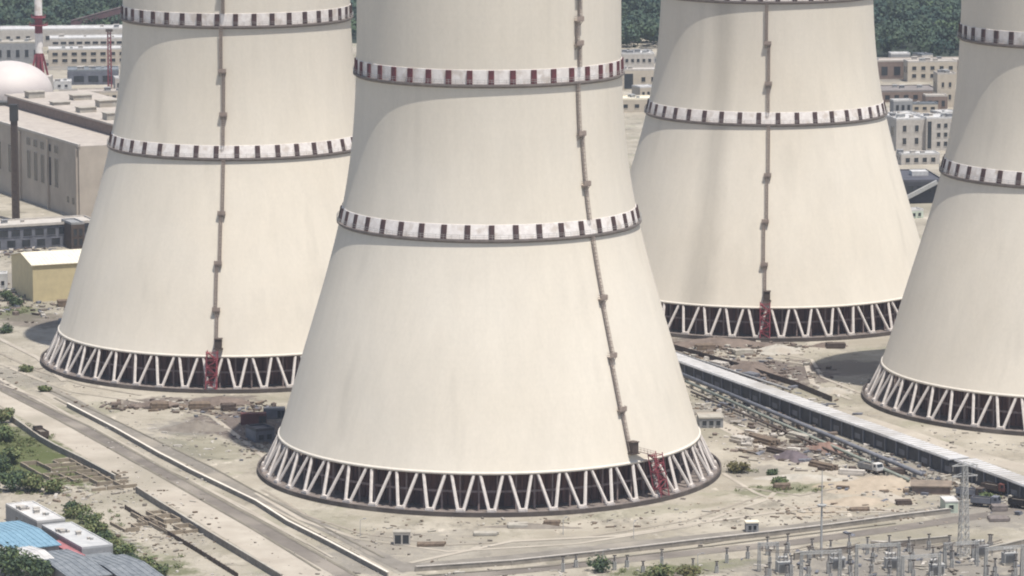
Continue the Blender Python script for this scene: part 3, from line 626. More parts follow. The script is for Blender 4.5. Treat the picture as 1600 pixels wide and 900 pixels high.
def tree(px, py, h, r, label, seed, mats, n=1500, leaf=.42, group='trees by the houses in the corner', trunk=True, name='tree'):
    q = random.Random(seed); p = at(px, py); t = thing(name, label, 'tree' if name == 'tree' else 'bush', p, q.uniform(0, 6), group)
    blobs = []
    for _ in range(13):
        a, k = q.uniform(0, 6.28), r * q.uniform(.1, .75); zc = h * q.uniform(.45, .86) if trunk else h * q.uniform(.25, .6)
        blobs.append(((k * math.cos(a), k * math.sin(a), zc), r * q.uniform(.3, .5), .8))
    mb = MB(); leaf_cloud(mb, blobs, n, leaf, q); mb.build('crown', mats, t)
    mb = MB(); mb.beam((0, 0, -.2), (0, 0, h * .5), .08 * r + .12, None, 0, 8, .05 * r + .08)
    for b in blobs[:7]: mb.beam((0, 0, h * .3 if trunk else .1), b[0], .05 * r + .05, None, 0, 6, .06)
    mb.build('trunk', M_trunk, t); return t
G1, G2, G3 = [M_leafA, M_leafB, M_leafC], [M_leafB, M_leafA, M_olive], [M_leafC, M_leafA, M_leafC]
TREES = [
    (4, 690, 4.2, 4.6, 'low spreading green tree at the picture edge beside the outer wall', G1), (18, 726, 3.8, 4.2, 'green tree between the outer wall and the brick plots', G1), (-6, 742, 4.5, 5, 'dark green tree at the picture edge above the white roof', G3),
    (22, 766, 4.4, 4.4, 'dark tree touching the far side of the white roof', G3), (54, 768, 4, 3.8, 'olive green tree behind the white roof', G2), (82, 770, 3.4, 2.8, 'brownish green tree at the end of the white roof', G2),
    (8, 906, 8, 5.5, 'dark green tree in the bottom corner of the picture', G3), (38, 914, 7, 5, 'dark tree at the bottom before the blue roof', G3), (66, 916, 6, 3.6, 'small dark tree at the bottom before the grey roofs', G3),
    (2, 662, 4, 3.2, 'pale green tree hugging the outer wall at the picture edge', G2)]
for k, (px, py, h, r, lab, ms) in enumerate(TREES): tree(px, py, h, r, lab, 300 + k, ms)
BUSH = [(122, 808, 3.2, 3.4, 'olive bush beside the end of the white roof', G2), (140, 818, 3, 3, 'green bush between the two pale roofs and the plots', G1), (152, 832, 3, 3, 'bush beside the grey white roof', G2), (160, 846, 2.6, 2.6, 'dark bush at the corner of the grey white roof', G3),
        (176, 856, 2.8, 3, 'pale yellow green bush by the thin wall', G2), (192, 866, 3, 3, 'bush below the pale yellow green one', G1), (205, 880, 3, 3, 'dark bush near the small slate roof', G3), (228, 888, 2.8, 3, 'olive bush right of the small slate roof', G2), (245, 900, 3, 3, 'bush at the bottom edge by the thin wall', G1), (112, 798, 2.6, 2.4, 'dark bush in the shade of the white roof', G3),
        (935, 893, 5, 3, 'dark bushy tree at the bottom before the long wall', G3), (1155, 738, 3.6, 3.4, 'olive bush alone right of the front tower base', [M_olive] * 3), (1030, 900, 2.4, 4, 'low green bush at the bottom edge before the long wall', G2), (1075, 897, 2, 3.6, 'flat olive bush at the bottom edge', [M_olive, M_leafB, M_olive]),
        (40, 580, 2.5, 2.4, 'olive bush beside the base of the tower near the warehouse', G2), (72, 612, 2.2, 2, 'brown green bush on the bare ground before the tower near the warehouse', G2), (22, 478, 4, 3.5, 'dark bush by the gable end of the warehouse', G3), (8, 520, 3, 3, 'dark bush at the picture edge below the warehouse', G3), (10, 470, 4.5, 3.4, 'dark tree beside the small white hut', G3),
        (1222, 756, 1.4, 3.2, 'low green bush beside the dark pallets', G1), (1205, 742, 1.6, 2, 'small dark bush beside the dark pallets', G3), (1545, 786, 3.4, 3, 'grey green bush among the parked trucks', G1)]
for k, (px, py, h, r, lab, ms) in enumerate(BUSH): tree(px, py, h, r, lab, 400 + k, ms, 700, .34, 'bushes on the site', False, 'bush')

q = random.Random(44); mb = MB(); bl = []
for (px, py, rx, ry, n) in ((10, 705, 10, 34, 110), (40, 690, 6, 20, 40), (150, 838, 5, 30, 60), (60, 768, 10, 6, 30), (225, 892, 7, 10, 26), (1225, 766, 8, 3, 22), (1030, 897, 10, 5, 26), (1155, 736, 4, 3, 10), (120, 748, 10, 8, 22), (20, 486, 8, 10, 20)):
    c = at(px, py)
    for _ in range(n):
        r = q.uniform(.35, 1.1); bl.append(((c.x + q.gauss(0, rx * .5), c.y + q.gauss(0, ry * .5), r * .35), r, .6))
leaf_cloud(mb, bl, 14000, .2, q); struct(mb.build('undergrowth', G2), 'stuff')
# far forest: one mass of crowns on rising ground
def forest():
    q = np.random.default_rng(5); n = 5600; X = q.uniform(-380, 440, n); u_ = q.uniform(0, 1, n); Yv = np.where(X < -60, 2205, np.where(X < 175, 2135, 2085)) + 560 * u_
    V, F, Mi = [], [], []
    rg = random.Random(9)
    def lift(x, y): return max(0, (y - 2200)) * .035 + 6 * math.sin(x * .02 + y * .013)* min(1, max(0, (y - 2200) / 200))
    mb = MB()
    for x, y in zip(X, Yv):
        r = rg.uniform(4.0, 8.4); h = rg.uniform(7, 14); z = lift(x, y); mi = rg.choice((0, 0, 1, 2, 2)) if math.sin(x * .05) + math.sin(y * .03) + rg.gauss(0, .8) > -.3 else rg.choice((0, 2, 2, 3))
        for _ in range(3):
            cx, cy, cz = x + rg.gauss(0, r * .35), y + rg.gauss(0, r * .35), z + h * rg.uniform(.5, .85)
            rr = r * rg.uniform(.45, .75)
            for _ in range(26):
                u = Vector((rg.gauss(0, 1), rg.gauss(0, 1) - .5, rg.gauss(0, 1) + .35)).normalized(); k = rr * rg.uniform(.7, 1.12)
                p = Vector((cx + u.x * k, cy + u.y * k, cz + u.z * k * .9)); nrm = (u + Vector((rg.gauss(0, .5), rg.gauss(0, .5), rg.gauss(0, .5)))).normalized()
                a = nrm.orthogonal().normalized(); b_ = nrm.cross(a); s = rg.uniform(.7, 1.3)
                mb.add([p - a * s, p - b_ * s, p + a * s, p + b_ * s], [(0, 1, 2, 3)], mi)
    f = mb.build('forest', [mat('forest_mid', (.06, .095, .06), (.035, .06, .042), .8, .08), mat('forest_light', (.085, .125, .06), (.05, .08, .04), .8, .08), M_leafC, mat('forest_blue_green', (.04, .075, .055), (.025, .05, .04), .8, .08)])
    struct(f, 'stuff')
    mb = MB(); xs = np.linspace(-900, 900, 46); ys = np.linspace(2072, 4200, 46)
    for y in ys:
        for x in xs: mb.v.append((x, y, lift(x, y) - (.3 if y < 2080 else -1.2 if x > 165 or y > 2230 else .3)))
    W = len(xs)
    for j in range(len(ys) - 1):
        for i in range(W - 1): mb.f.append((j * W + i, j * W + i + 1, (j + 1) * W + i + 1, (j + 1) * W + i)); mb.m.append(0)
    struct(mb.build('forest_hill', mat('forest_floor', (.03, .042, .028), (.02, .028, .02), .95, .1), None, True))
forest()


# ------------------------------------------------------------------ walls and fences
def wall_line(name, label, cat, pts, h, th, m, cap=None, capw=.2, post=6.0, postm=None, z=0):
    P = [at(px, py, 0) for px, py in pts]; o = P[0]; t = thing(name, label, cat, o)
    mb, cb, k = MB(), MB(), 0
    for i, (a, b_) in enumerate(zip(P, P[1:])):
        a, b_ = a - o, b_ - o; mb.beam(a + Vector((0, 0, h / 2 - .1)), b_ + Vector((0, 0, h / 2 - .1)), th, h + .2 )
        if cap: cb.beam(a + Vector((0, 0, h + .1)), b_ + Vector((0, 0, h + .1)), th + capw, .18)
        if post:
            n = max(1, int((b_ - a).length / post))
            for j in range(n):
                p = a.lerp(b_, j / n); mb.box((p.x, p.y, h / 2), (th + .18, th + .18, h + .12), math.atan2(b_.y - a.y, b_.x - a.x))
    mb.build('wall' if cap else 'panel', m, t)
    if cap: cb.build('coping', cap, t)
    return t
M_walld = mat('wall_render', (0.30, 0.27, 0.235), (0.20, 0.18, 0.155), .95, .5)
WL = 'boundary walls'
wall_line('boundary_wall', 'long outer wall beside the brick plots, from the picture edge to the gateway', 'wall', [(-40, 622), (0, 646), (33, 669), (62, 690), (85, 703), (130, 725), (180, 752)], 1.5, .4, M_walld, M_conc, .15)
wall_line('boundary_wall', 'long outer wall running from the gateway to the bottom edge of the picture', 'wall', [(214, 770), (250, 793), (310, 830), (400, 884), (440, 908)], 1.5, .4, M_walld, M_conc)
wall_line('kerb_wall', 'long low wall with a white top between the two paths, passing the front tower', 'wall', [(105, 636), (180, 675), (250, 715), (264, 722), (300, 741), (400, 789), (450, 821), (510, 851), (606, 902)], 1.1, .3, M_walld, M_lintel, .3, 0)
wall_line('thin_wall', 'thin dark fence between the plots and the outer wall at the bottom', 'fence', [(196, 796), (250, 829), (300, 858), (372, 903)], 1.1, .15, M_rust, None, 0, 3)
wall_line('perimeter_wall', 'long pale wall crossing the ground in front of the front tower', 'wall', [(650, 893), (800, 883), (930, 869), (1000, 861), (1100, 849), (1200, 838), (1300, 826), (1400, 812), (1490, 801)], 1.1, .3, M_walld, M_pale, .25, 7)
wall_line('perimeter_wall', 'short dark wall before the switchgear, nearer piece', 'wall', [(1242, 875), (1290, 868), (1336, 863)], 1.6, .35, M_walld, M_conc, .2, 5)
wall_line('perimeter_wall', 'short dark wall before the switchgear beside the lattice pylon', 'wall', [(1378, 857), (1430, 852), (1482, 847)], 1.4, .35, M_walld, M_conc, .2, 5)
wall_line('perimeter_wall', 'low grey wall behind the lattice pylon at the side of the picture', 'wall', [(1530, 868), (1570, 860), (1620, 848)], 1.5, .35, M_walld, M_conc, .2, 5)
wall_line('yard_fence', 'dark fence behind the long white duct', 'fence', [(1046, 544), (1150, 574), (1240, 603), (1300, 628)], 1.6, .2, M_rust, None, 0, 4)
# unfinished plots of low brick walls
def plot(label, px, py, nx, ny, cx, cy, seed):
    c = at(px, py); t = thing('foundation_plot', label, 'foundation', c, GRID, 'unfinished foundation plots'); q = random.Random(seed); mb = MB()
    for i in range(nx + 1):
        for j in range(ny):
            if q.random() < .8: mb.box((i * cx, (j + .5) * cy, .35), (.4, cy, q.uniform(.7, 1.5)))
    for j in range(ny + 1):
        for i in range(nx):
            if q.random() < .8: mb.box(((i + .5) * cx, j * cy, .35), (cx - .41, .4, q.uniform(.7, 1.5)))
    mb.build('wall', mat('raw_brick', (.30, .25, .19), (.21, .175, .135), .95, .6), t)
plot('bare foundation plot beside the outer wall near the green trees', 78, 752, 3, 4, 4.5, 5.5, 1)
plot('bare foundation plot close to the gateway in the outer wall', 142, 768, 3, 3, 4.2, 6, 2)
plot('overgrown foundation plot between thin fence and outer wall', 262, 836, 2, 4, 4, 6, 3)
plot('broken foundation plot beside the bushes', 196, 832, 3, 2, 3.5, 5, 4)

# ------------------------------------------------------------------ white duct and pipelines
def duct(label, p0, p1, wd, h, k):
    mb_s = MB()
    a, b_ = at(*p0, h), at(*p1, h); a.z = b_.z = 0; d = b_ - a; L = d.length; rz = math.atan2(d.y, d.x)
    t = thing('cable_duct', label, 'duct', a, rz, 'long white roofed duct'); mb = MB(); mb.b2((0, -wd / 2, -.1), (L, wd / 2, h - .05)); mb.build('wall', mat('duct_wall', (.075, .075, .08), (.045, .046, .05), .8, .4), t)
    mb = MB(); mb.b2((-.3, -wd / 2 - .45, h - .04), (L + .3, wd / 2 + .45, h + .25)); mb.b2((0, -wd / 2 - .2, h + .255), (L, -wd / 2 + .1, h + .5))
    mb.build('roof', mat('duct_roof', (.56, .555, .56), (.42, .42, .42), .5, .3, c3=(.36, .35, .34)), t)
    for k in range(int(L / 2.4)): mb_s.b2((k * 2.4, -wd / 2 + .12, h + .255), (k * 2.4 + .14, wd / 2 + .4, h + .36))
    mb_s.build('roof_seams', M_pale, t)['kind'] = 'stuff'
    n = int(L / 6)
    for i in range(n):
        mb = MB(); x = (i + .5) * L / n
        mb.b2((x - .25, -wd / 2 - .4, 0), (x + .25, -wd / 2 - .02, h - .05)); mb.build('buttress', M_bluegrey, t)
        if i % 2 == 0:
            mb = MB(); mb.b2((x + 1, -wd / 2 - .08, .8), (x + 4, -wd / 2 - .02, 2.2)); mb.build('louvre', M_bluegrey, t)
    return t
duct('long straight white roofed duct running past the front tower', (880, 495), (1497, 717), 5.4, 4.0, 0)
duct('nearer short piece of the white roofed duct at the side of the picture', (1508, 719), (1680, 783), 5.4, 4.0, 1)
duct_dir = (at(1497, 717, 4) - at(1024, 547, 4)).normalized()
def pipeline(label, p0, p1, r, z, m):
    a, b_ = at(*p0, z), at(*p1, z); o = Vector((a.x, a.y, 0)); t = thing('pipeline', label, 'pipeline', o, 0, 'pipelines beside the white duct'); d = b_ - a
    MB().beam((0, 0, z), (d.x, d.y, z), 2 * r, None, 0, 12).build('pipe', m, t, True); n = int(d.length / 8)
    sb = [MB(), ]
    for i in range(n):
        mb = MB(); p = d * ((i + .5) / n); mb.box((p.x, p.y, (z - r) / 2), (.5, 2 * r + .6, max(.1, z - r)), math.atan2(d.y, d.x)); mb.build('support', M_conc, t)
pipeline('dark pipeline nearest to the white duct', (1064, 584), (1440, 741), .55, 1.6, M_bluegrey)
pipeline('second pipeline from the white duct, grey green', (1072, 596), (1420, 750), .4, 1.3, mat('pipe_green_grey', (.25, .27, .24), (.18, .2, .17)))
pipeline('thin rusty pipeline farthest from the white duct', (1080, 612), (1330, 718), .3, .9, M_rust)
pipeline('grey pipeline lying behind the white duct', (1050, 549), (1235, 609), .35, 1.0, M_grey)

# ------------------------------------------------------------------ small buildings on the open ground
def quick(name, label, cat, px, py, L, D, h, wm, rm, **k): return block(name, label, cat, at(px, py), L, D, h, wm, rm, **k)
quick('shed', 'grey shed with a pale roof right beside the front tower base', 'shed', 1093, 669, 6.5, 8, 2.6, M_grey, M_conc, rz=.05, front=[(3, 1, .4, 6.1, .5, 2.2, .6, .8)], parapet=.1, over=.2)
quick('kiosk', 'small grey double door kiosk standing alone before the front tower', 'kiosk', 615, 852, 3.9, 2.6, 2.9, M_pale, M_conc, rz=0, front=[(2, 1, .1, 3.8, .3, 2.5, .8, 1.0)], parapet=.05, over=.15)
quick('kiosk', 'small green grey kiosk close to the long pale wall', 'kiosk', 1166, 832, 3, 2.4, 2.2, M_grey, M_creamroof, rz=.1, front=[(2, 1, .3, 2.7, .4, 1.8, .6, .8)], parapet=.05, over=.15)
quick('cabin', 'pale green site cabin between the ochre mound and the trucks', 'cabin', 1477, 802, 3.2, 6, 2.7, mat('pale_green_paint', (.50, .55, .46)), M_whiteroof, rz=.1, front=[(1, 1, .8, 2.2, .9, 2.1, .8, .9)], parapet=.05, over=.1)
quick('shed', 'low brown roofed shed behind the ochre mound', 'shed', 1425, 772, 9.5, 7, 1.9, M_brown, mat('brown_sheet', (.24, .19, .15), (.16, .13, .105), .8, .4), rz=-.1, parapet=0, over=.4)
quick('hut', 'small white hut at the picture edge below the cream warehouse', 'hut', -12, 452, 5, 6, 4.5, M_whiteroof, M_whiteroof, rz=.1, front=[(2, 1, .3, 4.6, 1, 3, .5, .8)])
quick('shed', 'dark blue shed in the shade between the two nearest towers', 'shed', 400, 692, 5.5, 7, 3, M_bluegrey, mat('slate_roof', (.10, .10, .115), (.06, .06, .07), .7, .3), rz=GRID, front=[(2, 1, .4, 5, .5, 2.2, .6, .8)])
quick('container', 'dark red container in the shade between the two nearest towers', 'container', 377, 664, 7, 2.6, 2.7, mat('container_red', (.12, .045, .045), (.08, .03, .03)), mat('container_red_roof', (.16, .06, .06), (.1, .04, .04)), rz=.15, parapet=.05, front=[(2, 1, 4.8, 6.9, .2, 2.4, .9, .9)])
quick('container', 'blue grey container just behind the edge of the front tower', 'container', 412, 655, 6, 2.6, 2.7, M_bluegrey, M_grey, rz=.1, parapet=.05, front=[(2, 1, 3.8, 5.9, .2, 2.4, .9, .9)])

def roofhouse(name, label, cat, pc, p1, p2, h, wm, rm, ridge=None, **k):
    c, a, b_ = at(*pc, h), at(*p1, h), at(*p2, h); L, D = (a - c).length, (b_ - c).length; rz = math.atan2(a.y - c.y, a.x - c.x); c.z = 0
    return block(name, label, cat, c, L, D, h - (.5 if ridge is None else 0), wm, rm, ridge=ridge, rz=GRID, **k)
roofhouse('house', 'white roofed long house in the bottom corner, farthest from the camera', 'house', (58, 814), (104, 811), (13, 786), 4.2, M_grey, M_whiteroof, vents=9, vent_s=.6, parapet=.2, left=[(4, 1, 1, 16, 1, 2.6, .35, .8)], front=[(2, 1, .5, 6, 1, 2.6, .4, .8)])
roofhouse('house', 'grey white roofed long house nearer than the white roofed one', 'house', (128, 855), (178, 851), (84, 818), 4.2, M_grey, mat('grey_white_roof', (.52, .52, .51), (.40, .40, .40), .5, .4), vents=8, vent_s=.5, parapet=.2, left=[(4, 1, 1, 16, 1, 2.6, .35, .8)])
roofhouse('house', 'blue roofed house at the picture edge', 'house', (16, 860), (73, 846), (-36, 822), 4.0, M_pale, M_blue, ridge=.9, front=[(3, 1, .5, 8, 1, 2.6, .4, .8)])
roofhouse('house', 'small white gable roofed house below the blue roof', 'house', (36, 892), (68, 879), (-6, 858), 3.8, M_pale, M_whiteroof, ridge=1.2, front=[(2, 1, .5, 5, 1, 2.4, .4, .8)])
roofhouse('house', 'grey sheet roofed house right of the small white gable house', 'house', (112, 905), (152, 893), (72, 864), 3.8, M_grey, M_greyroof, ridge=.8, front=[(2, 1, .5, 5, 1, 2.4, .4, .8)])
roofhouse('house', 'slate roofed house at the bottom edge beside the bushes', 'house', (196, 908), (232, 896), (160, 872), 3.6, M_grey, M_greyroof, ridge=.8, front=[(2, 1, .5, 5, 1, 2.4, .4, .8)])
roofhouse('lean_to', 'low grey lean-to between the grey white roof and the slate roof', 'shed', (160, 884), (192, 876), (128, 862), 2.6, M_grey, M_greyroof, parapet=.05, over=.2)
roofhouse('container', 'red container in the lane between the blue and the grey white roofs', 'container', (118, 868), (129, 865), (94, 843), 3.0, M_red, mat('red_pink_roof', (.40, .17, .18), (.3, .12, .13)), parapet=.05)

# ------------------------------------------------------------------ mounds, stacks and loose rubble
def mound(label, px, py, rx, ry, h, m, seed, rz=0, name='earth_mound'):
    c = at(px, py); q = random.Random(seed); mb = MB(); n, k = 40, 9; ph = [q.uniform(0, 6.28) for _ in range(6)]
    for j in range(k + 1):
        f = j / k
        for i in range(n):
            a = 2 * math.pi * i / n; e = 1 + .18 * math.sin(2 * a + ph[0]) + .1 * math.sin(5 * a + ph[1]) + q.gauss(0, .02)
            zz = h * (math.cos(f * math.pi) * .5 + .5) * (1 + .25 * math.sin(3 * a + ph[2]) * f) + (q.gauss(0, .06) * h if f < 1 else 0) - (.15 if f == 1 else 0)
            mb.v.append((rx * e * f * math.cos(a), ry * e * f * math.sin(a), zz))
    for j in range(k):
        for i in range(n): mb.f.append((j * n + i, (j + 1) * n + i, (j + 1) * n + (i + 1) % n, j * n + (i + 1) % n)); mb.m.append(0)
    o = mb.build(name, m, None, True, c, rz); tag(o, label, 'mound', 'earth mounds'); return o
M_ochre = mat('ochre_sand', (.40, .335, .26), (.31, .26, .20), .95, .35, bump=.5)
M_dirt = mat('grey_dirt', (.22, .195, .165), (.15, .13, .11), .95, .35, bump=.5)
M_dirt2 = mat('brown_dirt', (.19, .15, .125), (.12, .095, .08), .95, .35, bump=.5)
mound('big ochre sand mound before the white duct', 1375, 758, 11, 9, 2.2, M_ochre, 1)
mound('flat ochre sand mound nearer to the long pale wall', 1335, 785, 9, 5, 1.4, M_ochre, 2)
mound('grey earth mound on the ground between the two left towers', 306, 670, 9, 7, 2.2, M_dirt, 3)
mound('long brown earth bank at the foot of the farthest tower', 1120, 540, 17, 7, 2.4, M_dirt2, 4)
mound('purple brown earth bank before the farthest tower, beside the white duct', 1175, 578, 9, 14, 2.2, M_dirt2, 5)
mound('pale earth mound beside the red stair of the farthest tower', 1215, 548, 10, 7, 1.8, M_conc, 6)
mound('brown earth mound left of the red stair of the left tower', 250, 634, 8, 4, 1.6, M_dirt2, 7)
mound('brown earth mound right of the red stair of the left tower', 345, 630, 9, 5, 1.8, M_dirt2, 8)
mound('dark purple earth pile among the beam stacks', 1238, 716, 5, 6, 2.0, mat('purple_dirt', (.14, .115, .125), (.09, .075, .085), .95, .4, bump=.5), 9)
mound('reddish earth pile beside the pipelines', 1292, 702, 6, 7, 1.8, mat('reddish_dirt', (.24, .155, .125), (.17, .11, .09), .95, .4, bump=.5), 10)
mound('long pale earth ridge right of the front tower', 1255, 748, 13, 4, 1.2, M_conc, 11)
mound('low earth ridge before the front tower kerb', 830, 824, 12, 2.2, .9, M_dirt, 12)
mound('earth heap at the far edge of the white duct, before the edge tower', 1300, 612, 6, 5, 1.3, M_conc, 13)
mound('small brown heap near the edge tower shadow', 1296, 541, 6, 3.4, 1.3, M_dirt2, 14)

def stack(label, px, py, n, rows, L, s, m, rz, seed, name='beam_stack', cat='stack'):
    c = at(px, py); q = random.Random(seed); t = thing(name, label, cat, c, rz, 'stacks of building material')
    for r_ in range(rows):
        for i in range(n - (r_ % 2)):
            mb = MB(); y = (i + .5 * (r_ % 2)) * s * 1.12; x0 = q.uniform(-.3, .3); mb.b2((x0, y, r_ * s * 1.03 + .12), (x0 + L * q.uniform(.9, 1), y + s, r_ * s * 1.03 + .12 + s)); mb.build('beam', m, t)
    for x in (.8, L - 1.2):
        mb = MB(); mb.b2((x, -.1, -.05), (x + .25, n * s * 1.12, .115)); mb.build('bearer', M_wood, t)
STK = [
    (1168, 688, 5, 2, 11, .7, M_wood, -1.0, 'long dark timber stack right of the front tower'), (1196, 706, 4, 2, 9, .6, M_rust, -.9, 'rusty beam stack beside the dark purple earth pile'), (1262, 728, 4, 2, 9, .6, M_wood, -.9, 'dark beam stack nearest to the pale earth ridge'),
    (1228, 684, 4, 2, 8, .7, M_conc, -.95, 'concrete beam stack between timber and pipelines'), (1212, 766, 5, 2, 4, .6, M_wood, .1, 'dark pallet stack by the low green bush'), (1310, 742, 4, 2, 7, .6, M_pale, -.3, 'pale slab stack beside the ochre mound'),
    (1382, 742, 5, 2, 6, .6, M_rust, .1, 'rusty beam stack behind the ochre mound'), (1552, 800, 6, 2, 4, .6, M_slab, .1, 'dark slab stack beside the trucks'), (1548, 816, 5, 1, 5, .7, M_slab, .1, 'low dark slab row nearest the switchgear'),
    (236, 640, 6, 2, 5, .7, M_wood, .1, 'dark timber stack near the far end of the white topped wall'), (296, 640, 6, 2, 6, .7, M_wood, .1, 'brown timber stack before the red stair of the left tower'), (348, 643, 5, 2, 4, .8, M_rust, .2, 'rusty stack before the left tower, beside the shaded yard'),
    (795, 826, 5, 1, 5, .7, M_conc, .05, 'concrete slab row before the front tower kerb'), (850, 824, 4, 2, 4, .6, M_wood, .05, 'brown beam stack before the front tower kerb'), (740, 838, 4, 1, 6, .6, M_conc, .05, 'long concrete beam row right of the double door kiosk'),
    (652, 855, 4, 1, 7, .6, M_wood, .1, 'timber row lying beside the double door kiosk'), (1140, 690, 5, 2, 5, .7, M_pale, -.9, 'pale slab stack near the front tower edge'), (1292, 545, 5, 2, 6, .7, M_rust, 0, 'rusty stack before the farthest tower, near the shadow'),
    (1090, 548, 6, 2, 6, .7, M_wood, .2, 'dark stack at the foot of the farthest tower'), (1150, 556, 5, 2, 6, .7, M_conc, .3, 'concrete stack before the farthest tower'), (1106, 572, 5, 2, 6, .7, M_pale, -.9, 'pale stack touching the fence behind the white duct'), (1158, 590, 5, 2, 5, .7, M_bluegrey, -.9, 'blue grey crate stack beside the purple brown bank'),
    (1330, 800, 4, 1, 5, .6, M_wood, .1, 'low timber row before the flat ochre mound'), (1402, 790, 5, 2, 4, .5, M_rust, .1, 'small rusty stack between ochre mound and long pale wall'), (90, 480, 5, 2, 8, .9, M_wood, .1, 'dark stack at the foot of the cream warehouse'), (95, 510, 5, 2, 7, .9, M_grey, .3, 'grey stack in the shade of the left tower')]
for k, (px, py, n, rows, L, s_, m_, rz, lab) in enumerate(STK): stack(lab, px, py, n, rows, L, s_, m_, rz, 700 + k)

def rubble(regions, name, seed):
    q = random.Random(seed); mb = MB()
    for (px, py, rx, ry, n, smin, smax, mats) in regions:
        c = at(px, py)
        for _ in range(int(n * (.85 if smax > .7 else .6))):
            x, y = c.x + q.gauss(0, rx * .55), c.y + q.gauss(0, ry * .55)
            if any((x - tx) ** 2 + (y - ty) ** 2 < 61.5 ** 2 for tx, ty in ((-5.87, 976.9), (-82.13, 1143.6), (81.9, 1231.7), (160.1, 1076.2))): continue
            s = smin * (smax * .8 / smin) ** (q.random() ** 1.3); e = q.choice((1, 1, 1.3, 2, 4)) if s < 1.2 else q.choice((1, 1.6, 2.4)); hh = s * q.uniform(.3, .8)
            th = q.uniform(0, 3.14); dz = hh * q.uniform(.2, .5); v = []
            for sx, sy, sz in ((-1, -1, -1), (1, -1, -1), (1, 1, -1), (-1, 1, -1), (-1, -1, 1), (1, -1, 1), (1, 1, 1), (-1, 1, 1)):
                k = q.uniform(.65, 1.1); a_, b2_ = sx * s * e * .5 * k, sy * s * .5 * k
                v.append((x + a_ * math.cos(th) - b2_ * math.sin(th), y + a_ * math.sin(th) + b2_ * math.cos(th), dz + sz * hh * .5 * k))
            mb.add(v, [(0, 3, 2, 1), (4, 5, 6, 7), (0, 1, 5, 4), (1, 2, 6, 5), (2, 3, 7, 6), (3, 0, 4, 7)], q.choice(mats))
    o = mb.build(name, [M_dirt, M_dirt2, M_conc, M_wood, M_rust, M_pale, M_bluegrey, M_ochre], None); struct(o, 'stuff')
rubble([(1130, 545, 22, 14, 420, .3, 2.2, (0, 1, 1, 3, 2)), (1180, 585, 16, 26, 420, .3, 2.2, (1, 1, 4, 2, 6)), (1110, 575, 10, 20, 160, .4, 2, (1, 3, 2, 5)), (1160, 640, 24, 26, 420, .3, 2.0, (0, 2, 5, 3, 6)), (1230, 690, 18, 26, 420, .3, 2.0, (0, 1, 3, 5, 4)),
        (1320, 715, 18, 20, 320, .3, 1.8, (0, 2, 4, 5, 6)), (1430, 760, 16, 20, 260, .3, 1.8, (0, 2, 3, 6)), (1530, 770, 16, 20, 280, .3, 2.0, (6, 4, 2, 0)), (270, 634, 22, 8, 300, .3, 1.8, (1, 3, 4, 2)), (370, 640, 12, 12, 160, .3, 1.6, (1, 3, 4, 6)), (400, 690, 8, 20, 140, .3, 1.6, (0, 1, 6)),
        (1420, 885, 34, 24, 360, .25, 1.4, (2, 5, 0, 6)), (1300, 800, 40, 14, 300, .2, 1.0, (0, 2, 7, 3)), (1000, 815, 50, 10, 240, .2, .9, (0, 2, 3)), (600, 840, 24, 16, 160, .2, .8, (0, 2, 3)), (300, 690, 20, 40, 220, .2, .9, (0, 2, 5)), (130, 770, 24, 24, 420, .25, 1.1, (0, 2, 3, 5)), (240, 840, 14, 34, 300, .25, 1.1, (0, 2, 3, 5)),
        (30, 470, 22, 34, 320, .4, 2.4, (0, 1, 4, 5, 6)), (60, 590, 30, 30, 160, .2, 1.0, (0, 2, 3)), (1400, 720, 14, 14, 160, .3, 1.6, (0, 2, 3, 6)), (1480, 690, 30, 16, 120, .2, 1.0, (0, 2, 5)), (1330, 610, 26, 26, 180, .2, 1.2, (0, 2, 3, 5)), (800, 900, 90, 10, 260, .2, .9, (0, 2, 5)), (40, 395, 30, 20, 200, .4, 2.2, (1, 4, 6, 5))], 'rubble', 77)
q = random.Random(8)
rubble([(q.uniform(-50, 1650), 420 + 500 * q.random() ** .8, 26, 26, 50, .12, .42, (0, 2, 2, 7, 2)) for _ in range(70)], 'stones', 78)

